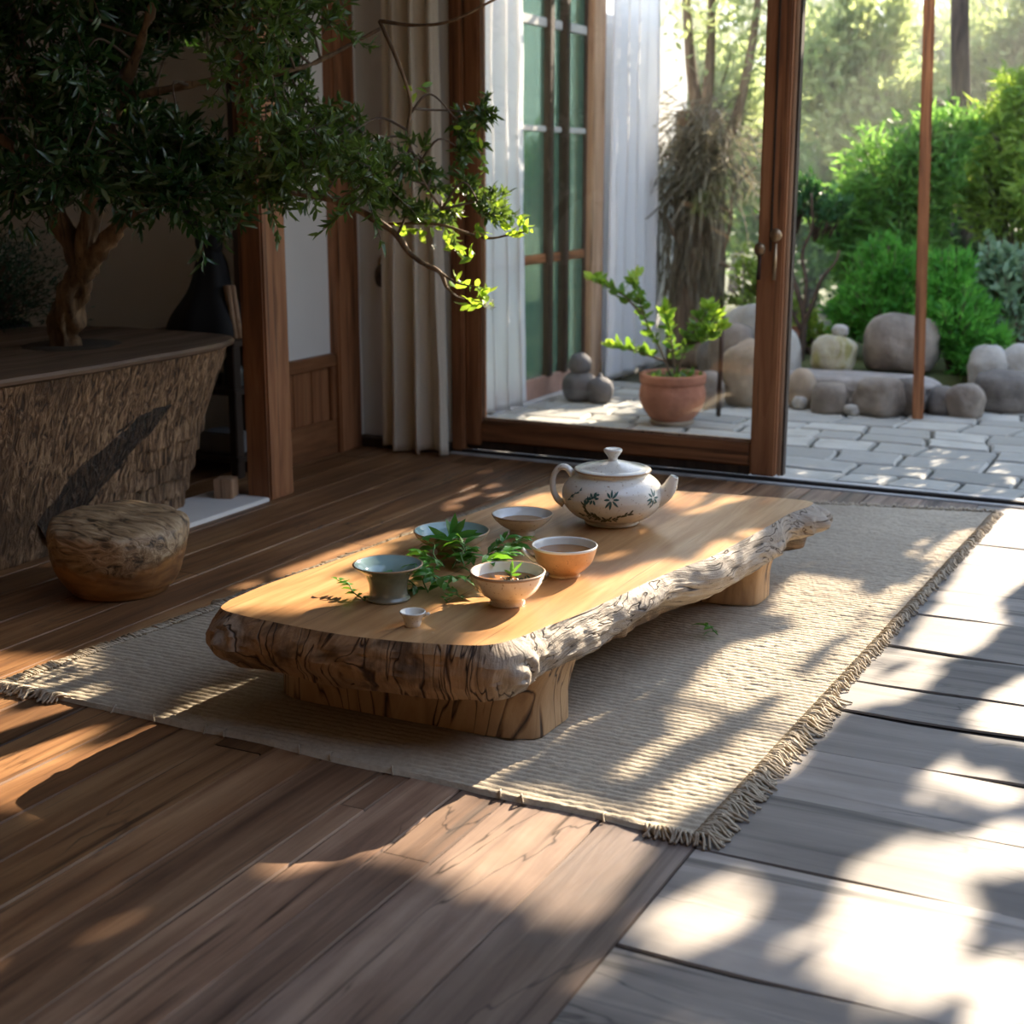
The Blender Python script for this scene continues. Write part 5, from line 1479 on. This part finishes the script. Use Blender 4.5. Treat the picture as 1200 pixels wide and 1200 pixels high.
M_bark3 = wood('fibrous_trunk', (0.05, 0.035, 0.022), (0.17, 0.125, 0.085), (0.33, 0.26, 0.18), 'Z', 46, 0.9, 0.9, 16)

def bush(name, label, base, blobs, mat, nst, nleaf, L, W, cat='bush', spread=0.5, up=0.35, hi=False, bark=None, droop=0.2, trunk=None, group=None):
    """stems from the base into a set of leafy blobs (cx, cy, cz, rx, ry, rz) given in the world"""
    t = thing(name, base, label, cat, group)
    B = np.array(base)
    P, D = [], []
    s = MB()
    sat = []
    for b in blobs:
        for _ in range(3):
            d = sphere_dirs(1, -0.3)[0] * np.array(b[3:6]) * 0.95
            sat.append((b[0] + d[0], b[1] + d[1] * 0.6, max(b[2] + d[2], 0.15), b[3] * 0.42, b[4] * 0.42, b[5] * 0.42))
    blobs = list(blobs) + sat
    tot = sum(b[3] * b[5] for b in blobs)
    for (cx, cy, cz, rx, ry, rz) in blobs:
        c = np.array((cx, cy, cz)); r = np.array((rx, ry, rz))
        k = max(4, int(nst * rx * rz / tot))
        for _ in range(k):
            d = sphere_dirs(1)[0]
            e = c + d * r * RNG.uniform(0.35, 1.0) ** 0.6
            a = c - np.array((0, 0, rz * 0.4)) + (B - c) * 0.35 * np.array((1, 1, 0.6))
            mid = (a + e) / 2 + RNG.normal(size=3) * 0.05 * rx
            s.tube([tuple(a - B), tuple(mid - B), tuple(e - B)], [0.004, 0.003, 0.0015], 4)
            n = max(3, nleaf)
            q = RNG.uniform(0, 1, n)[:, None]
            seg = mid + (e - mid) * q
            P.append(seg + RNG.normal(size=(n, 3)) * r * 0.12 * spread - B)
            D.append(RNG.normal(size=(n, 3)) * 0.7 + (e - mid) / max(1e-6, np.linalg.norm(e - mid)) * 0.9 + np.array((0, 0, up)))
    m_b = bark or M_twig
    if trunk:
        for path, r0, r1 in trunk:
            pp = smooth_path(path, 6)
            s.tube([tuple(np.array(p) - B) for p in pp], taper(len(pp), r0, r1), 10)
    else:
        for (cx, cy, cz, rx, ry, rz) in blobs:
            s.tube(smooth_path([(0, 0, 0), tuple((np.array((cx, cy, cz)) - B) * 0.5 + np.array((0.01, 0, 0))), tuple(np.array((cx, cy, cz)) - B)], 4), taper(9, 0.012, 0.005), 6)
    s.build('stems', m_b, t)
    leaves('foliage', np.concatenate(P), np.concatenate(D), L, W, mat, t, hi, droop)
    return t
# feathery bright bush left of the slim post, its neighbour to the right
bush('feathery_bush', 'bright green feathery bush behind the broad oval boulder', (-1.50, 6.98, 0.1), [(-1.55, 6.95, 0.44, .19, .16, .20), (-1.36, 6.95, 0.40, .16, .14, .18), (-1.68, 7.0, 0.32, .12, .12, .13), (-1.45, 6.92, 0.56, .12, .1, .12)], M_fern, 380, 26, 0.050, 0.009, spread=1.0)
bush('feathery_bush', 'green feathery bush just right of the slim post, spilling over stones', (-1.13, 6.72, 0.08), [(-1.12, 6.70, 0.36, .15, .14, .17), (-1.02, 6.66, 0.22, .11, .1, .13), (-1.17, 6.75, 0.52, .12, .1, .12)], M_fern, 300, 26, 0.050, 0.009, spread=1.0)
bush('grey_leaf_bush', 'broad grey-green leaved bush above the pale stones', (-0.92, 6.95, 0.1), [(-0.96, 6.92, 0.46, .13, .12, .16), (-0.86, 6.92, 0.58, .12, .1, .14), (-1.05, 6.98, 0.62, .12, .1, .12), (-0.92, 6.88, 0.33, .10, .1, .10)], M_greyleaf, 120, 9, 0.055, 0.026, hi=True, spread=1.2, up=-0.2)
bush('willow_shrub', 'tall weeping mid-green shrub rising left of the slim post', (-1.48, 7.45, 0.08), [(-1.62, 7.4, 1.02, .24, .18, .24), (-1.42, 7.4, 1.10, .22, .18, .22), (-1.78, 7.4, 0.78, .18, .15, .20), (-1.52, 7.4, 0.72, .22, .16, .20), (-1.72, 7.35, 0.56, .12, .12, .14)], M_mid, 420, 28, 0.085, 0.013, spread=1.1, up=-0.5, droop=0.4)
bush('willow_shrub', 'yellow-green weeping shrub at the right beyond the dark trunk', (-0.95, 7.6, 0.06), [(-1.02, 7.6, 1.12, .24, .18, .26), (-0.84, 7.5, 0.92, .22, .18, .26), (-1.16, 7.6, 0.95, .16, .15, .22), (-0.98, 7.6, 1.35, .20, .16, .16), (-0.72, 7.6, 1.2, .22, .18, .3)], M_willow, 420, 28, 0.085, 0.013, spread=1.1, up=-0.5, droop=0.4)
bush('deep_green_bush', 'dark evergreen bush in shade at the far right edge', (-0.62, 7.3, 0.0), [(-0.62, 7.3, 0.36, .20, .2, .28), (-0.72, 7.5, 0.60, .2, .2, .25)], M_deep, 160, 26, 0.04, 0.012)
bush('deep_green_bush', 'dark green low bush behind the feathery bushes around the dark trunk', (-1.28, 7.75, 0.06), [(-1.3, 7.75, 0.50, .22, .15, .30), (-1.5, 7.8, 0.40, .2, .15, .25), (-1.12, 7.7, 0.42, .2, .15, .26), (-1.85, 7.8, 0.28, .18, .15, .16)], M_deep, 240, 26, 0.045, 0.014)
# small dark many-stemmed tree by the door edge
def multistem():
    B = (-1.86, 6.82, 0.10)
    T = [([B, (-1.85, 6.82, 0.22), (-1.85, 6.82, 0.33), (-1.90, 6.82, 0.48), (-1.96, 6.82, 0.66), (-1.95, 6.82, 0.85)], 0.020, 0.006),
         ([(-1.85, 6.82, 0.28), (-1.80, 6.80, 0.40), (-1.77, 6.80, 0.50), (-1.71, 6.80, 0.58), (-1.69, 6.8, 0.64)], 0.013, 0.005),
         ([(-1.85, 6.82, 0.33), (-1.845, 6.82, 0.48), (-1.87, 6.82, 0.62), (-1.83, 6.82, 0.74), (-1.84, 6.82, 0.9)], 0.012, 0.005),
         ([(-1.86, 6.82, 0.26), (-1.93, 6.84, 0.38), (-1.98, 6.84, 0.48), (-2.04, 6.84, 0.62)], 0.010, 0.004),
         ([(-1.96, 6.82, 0.66), (-2.02, 6.8, 0.76), (-2.12, 6.8, 0.84)], 0.006, 0.003)]
    bush('dark_stemmed_tree', 'small tree with several dark bare stems by the door edge', B, [(-1.93, 6.85, 0.92, .10, .1, .10), (-1.80, 6.85, 0.86, .11, .1, .07), (-2.0, 6.85, 0.80, .07, .07, .06)], M_deep, 60, 16, 0.045, 0.018, 'tree', bark=M_bark2, trunk=T)
    bush('leafy_undergrowth', 'soft green undergrowth behind the mossy boulder', (-1.85, 7.05, 0.1), [(-1.9, 7.05, 0.26, .16, .1, .12), (-2.1, 7.2, 0.34, .2, .12, .16), (-2.28, 7.35, 0.42, .16, .12, .2)], M_willow, 110, 16, 0.045, 0.022)
multistem()
# shaggy trunk with hanging dead fronds
def shaggy():
    B = Vector((-2.56, 7.3, 0.0))
    t = thing('shaggy_trunk_tree', B, 'thick brown trunk hung with dry grey shaggy fronds beyond the curtain', 'tree')
    tr = MB()
    pp = smooth_path([(0, 0, 0), (0.0, 0, 0.3), (0.01, 0, 0.6), (0.0, 0, 0.95), (-0.01, 0, 1.3)], 7)
    tr.tube(pp, [0.15 - 0.035 * i / len(pp) for i in range(len(pp))], 40)
    tr.v = [(p[0] * (1 + 0.10 * MN.noise(Vector((math.atan2(p[1], p[0]) * 5, p[2] * 1.2, 2)))), p[1], p[2]) for p in tr.v]
    for q in ([(0, 0, 1.2), (-0.06, 0, 1.5), (-0.10, 0, 1.9), (-0.12, 0, 2.3)], [(0.02, 0, 1.25), (0.04, 0, 1.6), (0.03, 0, 2.3)], [(0.08, -0.05, 1.0), (0.2, -0.05, 1.25), (0.27, -0.05, 1.6), (0.30, -0.05, 1.9)]):
        pq = smooth_path(q, 6); tr.tube(pq, taper(len(pq), 0.035, 0.014), 10)
    for q in ([(-0.04, -0.12, 0.6), (-0.12, -0.14, 0.75), (-0.2, -0.14, 0.82), (-0.26, -0.13, 0.95)], [(0.1, -0.1, 0.35), (0.2, -0.1, 0.7), (0.22, -0.1, 0.9), (0.33, -0.1, 1.02)], [(0.1, -0.1, 0.5), (0.17, -0.12, 0.54), (0.22, -0.12, 0.52)]):
        pq = smooth_path(q, 6); tr.tube(pq, taper(len(pq), 0.014, 0.006), 8)
    tr.build('trunk', M_bark3, t)
    M_dry = leafmat('dry_frond', [(0.16, 0.14, 0.10), (0.28, 0.25, 0.18), (0.10, 0.085, 0.055), (0.36, 0.33, 0.25)], 0.7, 0.3, (0.3, 0.28, 0.18), 0.15)
    P, D = [], []
    for (cx, cz, n, sx, sz) in ((0.02, 1.20, 380, 0.10, 0.09), (-0.05, 1.02, 260, 0.12, 0.10), (0.10, 1.05, 260, 0.10, 0.10), (-0.12, 0.95, 90, 0.08, 0.1)):
        p = RNG.normal(size=(n, 3)) * np.array((sx, 0.06, sz)) + np.array((cx, -0.10, cz))
        d = p - np.array((cx * 0.5, 0.1, cz + 0.10)); d[:, 2] -= 0.10
        d += RNG.normal(size=(n, 3)) * 0.12
        P.append(p); D.append(d)
    n = 520
    p = np.stack([RNG.normal(0, 0.085, n), -0.13 + RNG.normal(0, 0.02, n), RNG.uniform(0.45, 1.0, n)], 1)
    d = np.stack([RNG.normal(0, 0.12, n), RNG.normal(0, 0.08, n), -np.ones(n)], 1)
    P.append(p); D.append(d)
    P, D = np.concatenate(P), np.concatenate(D)
    k = P[:, 0] + 0.15 * np.minimum(0, D[:, 0] / np.linalg.norm(D, axis=1)) > -0.22
    leaves('dry_fronds', P[k], D[k], 0.19, 0.010, M_dry, t, True, 0.3, 0.4)
    n = 700
    c = np.array([(-0.1, 0, 1.9), (0.05, 0, 1.75), (0.25, 0, 1.85), (0.3, 0, 1.5)])[RNG.integers(0, 4, n)]
    q = c + RNG.normal(size=(n, 3)) * np.array((0.14, 0.12, 0.12))
    q = q[q[:, 0] > -0.15]
    leaves('foliage', q, RNG.normal(size=(len(q), 3)), 0.06, 0.022, M_haze1, t, False)
shaggy()
# far trees and hedge filling the back of the garden
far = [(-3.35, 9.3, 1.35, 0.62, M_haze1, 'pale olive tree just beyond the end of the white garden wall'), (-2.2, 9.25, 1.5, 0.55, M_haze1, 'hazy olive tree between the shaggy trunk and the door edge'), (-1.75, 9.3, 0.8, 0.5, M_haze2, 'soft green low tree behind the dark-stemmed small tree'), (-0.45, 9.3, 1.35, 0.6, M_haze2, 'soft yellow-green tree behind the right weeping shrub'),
       (-4.4, 10.6, 1.1, 0.95, M_haze2, 'green treetop seen through the casement glass'), (-2.85, 10.6, 0.9, 0.8, M_haze2, 'soft green tree standing behind the pale olive one'), (-1.3, 10.6, 1.45, 0.85, M_haze1, 'tall hazy tree behind the weeping mid-green shrub'), (0.35, 10.6, 1.3, 0.9, M_haze1, 'broad pale tree at the far right back of the garden'),
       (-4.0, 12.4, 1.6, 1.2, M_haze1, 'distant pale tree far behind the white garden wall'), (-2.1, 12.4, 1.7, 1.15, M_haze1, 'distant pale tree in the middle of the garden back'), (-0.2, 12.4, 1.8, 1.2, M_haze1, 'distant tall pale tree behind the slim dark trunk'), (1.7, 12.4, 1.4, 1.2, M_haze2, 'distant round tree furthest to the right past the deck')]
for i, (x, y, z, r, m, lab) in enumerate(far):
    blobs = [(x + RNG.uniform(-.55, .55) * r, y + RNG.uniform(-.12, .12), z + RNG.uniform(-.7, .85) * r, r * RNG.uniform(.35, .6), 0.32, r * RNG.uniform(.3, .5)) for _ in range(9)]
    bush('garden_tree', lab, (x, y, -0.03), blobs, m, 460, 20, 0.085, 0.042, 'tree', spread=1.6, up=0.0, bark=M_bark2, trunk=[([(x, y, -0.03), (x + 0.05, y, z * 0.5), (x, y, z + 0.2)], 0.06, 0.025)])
bush('deep_green_bush', 'dark broad evergreen added past the right end of the rockery to shade the paving', (-0.05, 7.9, -0.04), [(-0.1, 7.9, 0.5, .35, .3, .45), (0.25, 7.9, 0.8, .4, .3, .5), (-0.15, 7.9, 1.1, .3, .25, .35)], M_deep, 300, 26, 0.06, 0.02)  # put in mostly out of view to keep sun off the paving

# ------------------------------------------------------------------ slim dark tree with an added leaf canopy that shapes the sun patches
def inside(x, y, poly):
    c = False
    n = len(poly)
    for i in range(n):
        x0, y0 = poly[i]; x1, y1 = poly[(i + 1) % n]
        if (y0 > y) != (y1 > y) and x < (x1 - x0) * (y - y0) / (y1 - y0) + x0:
            c = not c
    return c
def slim_tree():
    B = Vector((-1.345, 8.05, 0.05))
    t = thing('slim_dark_tree', B, 'slim dark trunk right of the slim post with an added leaf canopy cut to shape the sunlight', 'tree')
    s = MB()
    pp = smooth_path([(0, 0, 0), (-0.01, 0, 0.6), (-0.05, 0, 1.2), (-0.10, 0.0, 1.8), (-0.14, 0.1, 2.4), (-0.1, 0.3, 3.2), (0, 0.4, 4.2)], 6)
    s.tube(pp, taper(len(pp), 0.062, 0.03), 14)
    for q in ([(-0.07, 0, 1.35), (-0.14, -0.02, 1.28), (-0.2, 0, 1.32)], [(-0.14, 0.1, 2.4), (-0.8, 0.5, 2.9), (-1.3, 0.7, 3.2)], [(-0.14, 0.1, 2.4), (0.7, 0.5, 2.9), (1.6, 0.8, 3.1), (2.6, 0.9, 3.3)], [(-0.1, 0.3, 3.2), (0.6, 0.7, 3.6), (1.5, 0.9, 4.0)], [(-0.1, 0.3, 3.2), (-0.7, 0.6, 3.7), (-1.2, 0.8, 4.1)]):
        pq = smooth_path(q, 6); s.tube(pq, taper(len(pq), 0.022, 0.008), 8)
    P, D, NR = [], [], []
    te = SUN.z
    xs, ys = (-3.1, 0.9), (0.5, 6.2)
    def near(fx, fy, q):
        for g in SUN_PATCHES:
            for k in ((0, 0), (q, 0), (-q, 0), (0, q * 2), (0, -q * 2)) if q > .03 else ((q, 0), (-q, 0), (0, 0)):
                if inside(fx + k[0], fy + k[1], g): return True
        return False
    n = 0
    for size, count, q in ((0.16, 6500, 0.08), (0.045, 24000, 0.014), (0.085, 4200, 0.03)):
        n = 0
        for _ in range(count * 8):
            if n >= count: break
            fx, fy = random.uniform(*xs), random.uniform(*ys)
            if size > 0.1 and fy > 4.6: continue
            if size == 0.085 and (fy < 4.5 or fx < -1.6): continue
            if size < 0.05 and not near(fx, fy, 0.12): continue
            if near(fx, fy, q): continue
            n += 1
            y = 9.0 + random.uniform(-0.5, 0.7)
            k = (y - fy) / SUN.y
            p = Vector((fx + SUN.x * k, y, SUN.z * k))
            P.append(tuple(p - B)); L.append(size)
            d = Vector((random.gauss(0, 1), random.gauss(0, 0.5), random.gauss(0, 1))).normalized()
            D.append(tuple(d)); P[-1] = tuple(Vector(P[-1]) - d * size * 0.5)
            NR.append(tuple(SUN))
    s.build('trunk', M_bark2, t)
    leaves('added_canopy', P, D, np.array(L), np.array(L) * 0.5, M_deep, t, False, 0.1, 0.5, np.array(NR))  # unseen leaf screen added; its openings shape the sun patches
L = []
slim_tree()

# ------------------------------------------------------------------ thin sunlit haze over the garden
def haze():
    m = bpy.data.materials.new('garden_haze')
    m.use_nodes = True
    t = m.node_tree
    t.nodes.remove(t.nodes['Principled BSDF'])
    v = t.nodes.new('ShaderNodeVolumeScatter')
    v.inputs['Color'].default_value = (0.95, 0.97, 0.90, 1)
    v.inputs['Density'].default_value = 0.035
    v.inputs['Anisotropy'].default_value = 0.35
    t.links.new(v.outputs[0], t.nodes['Material Output'].inputs['Volume'])
    o = MB().box((-9, 7.0, -0.02), (7, 15, 5.0)).build('garden_haze', m, None, False)
    tag(o, 'thin pale sunlit haze hanging over the back of the garden', 'haze', None, 'stuff')
haze()
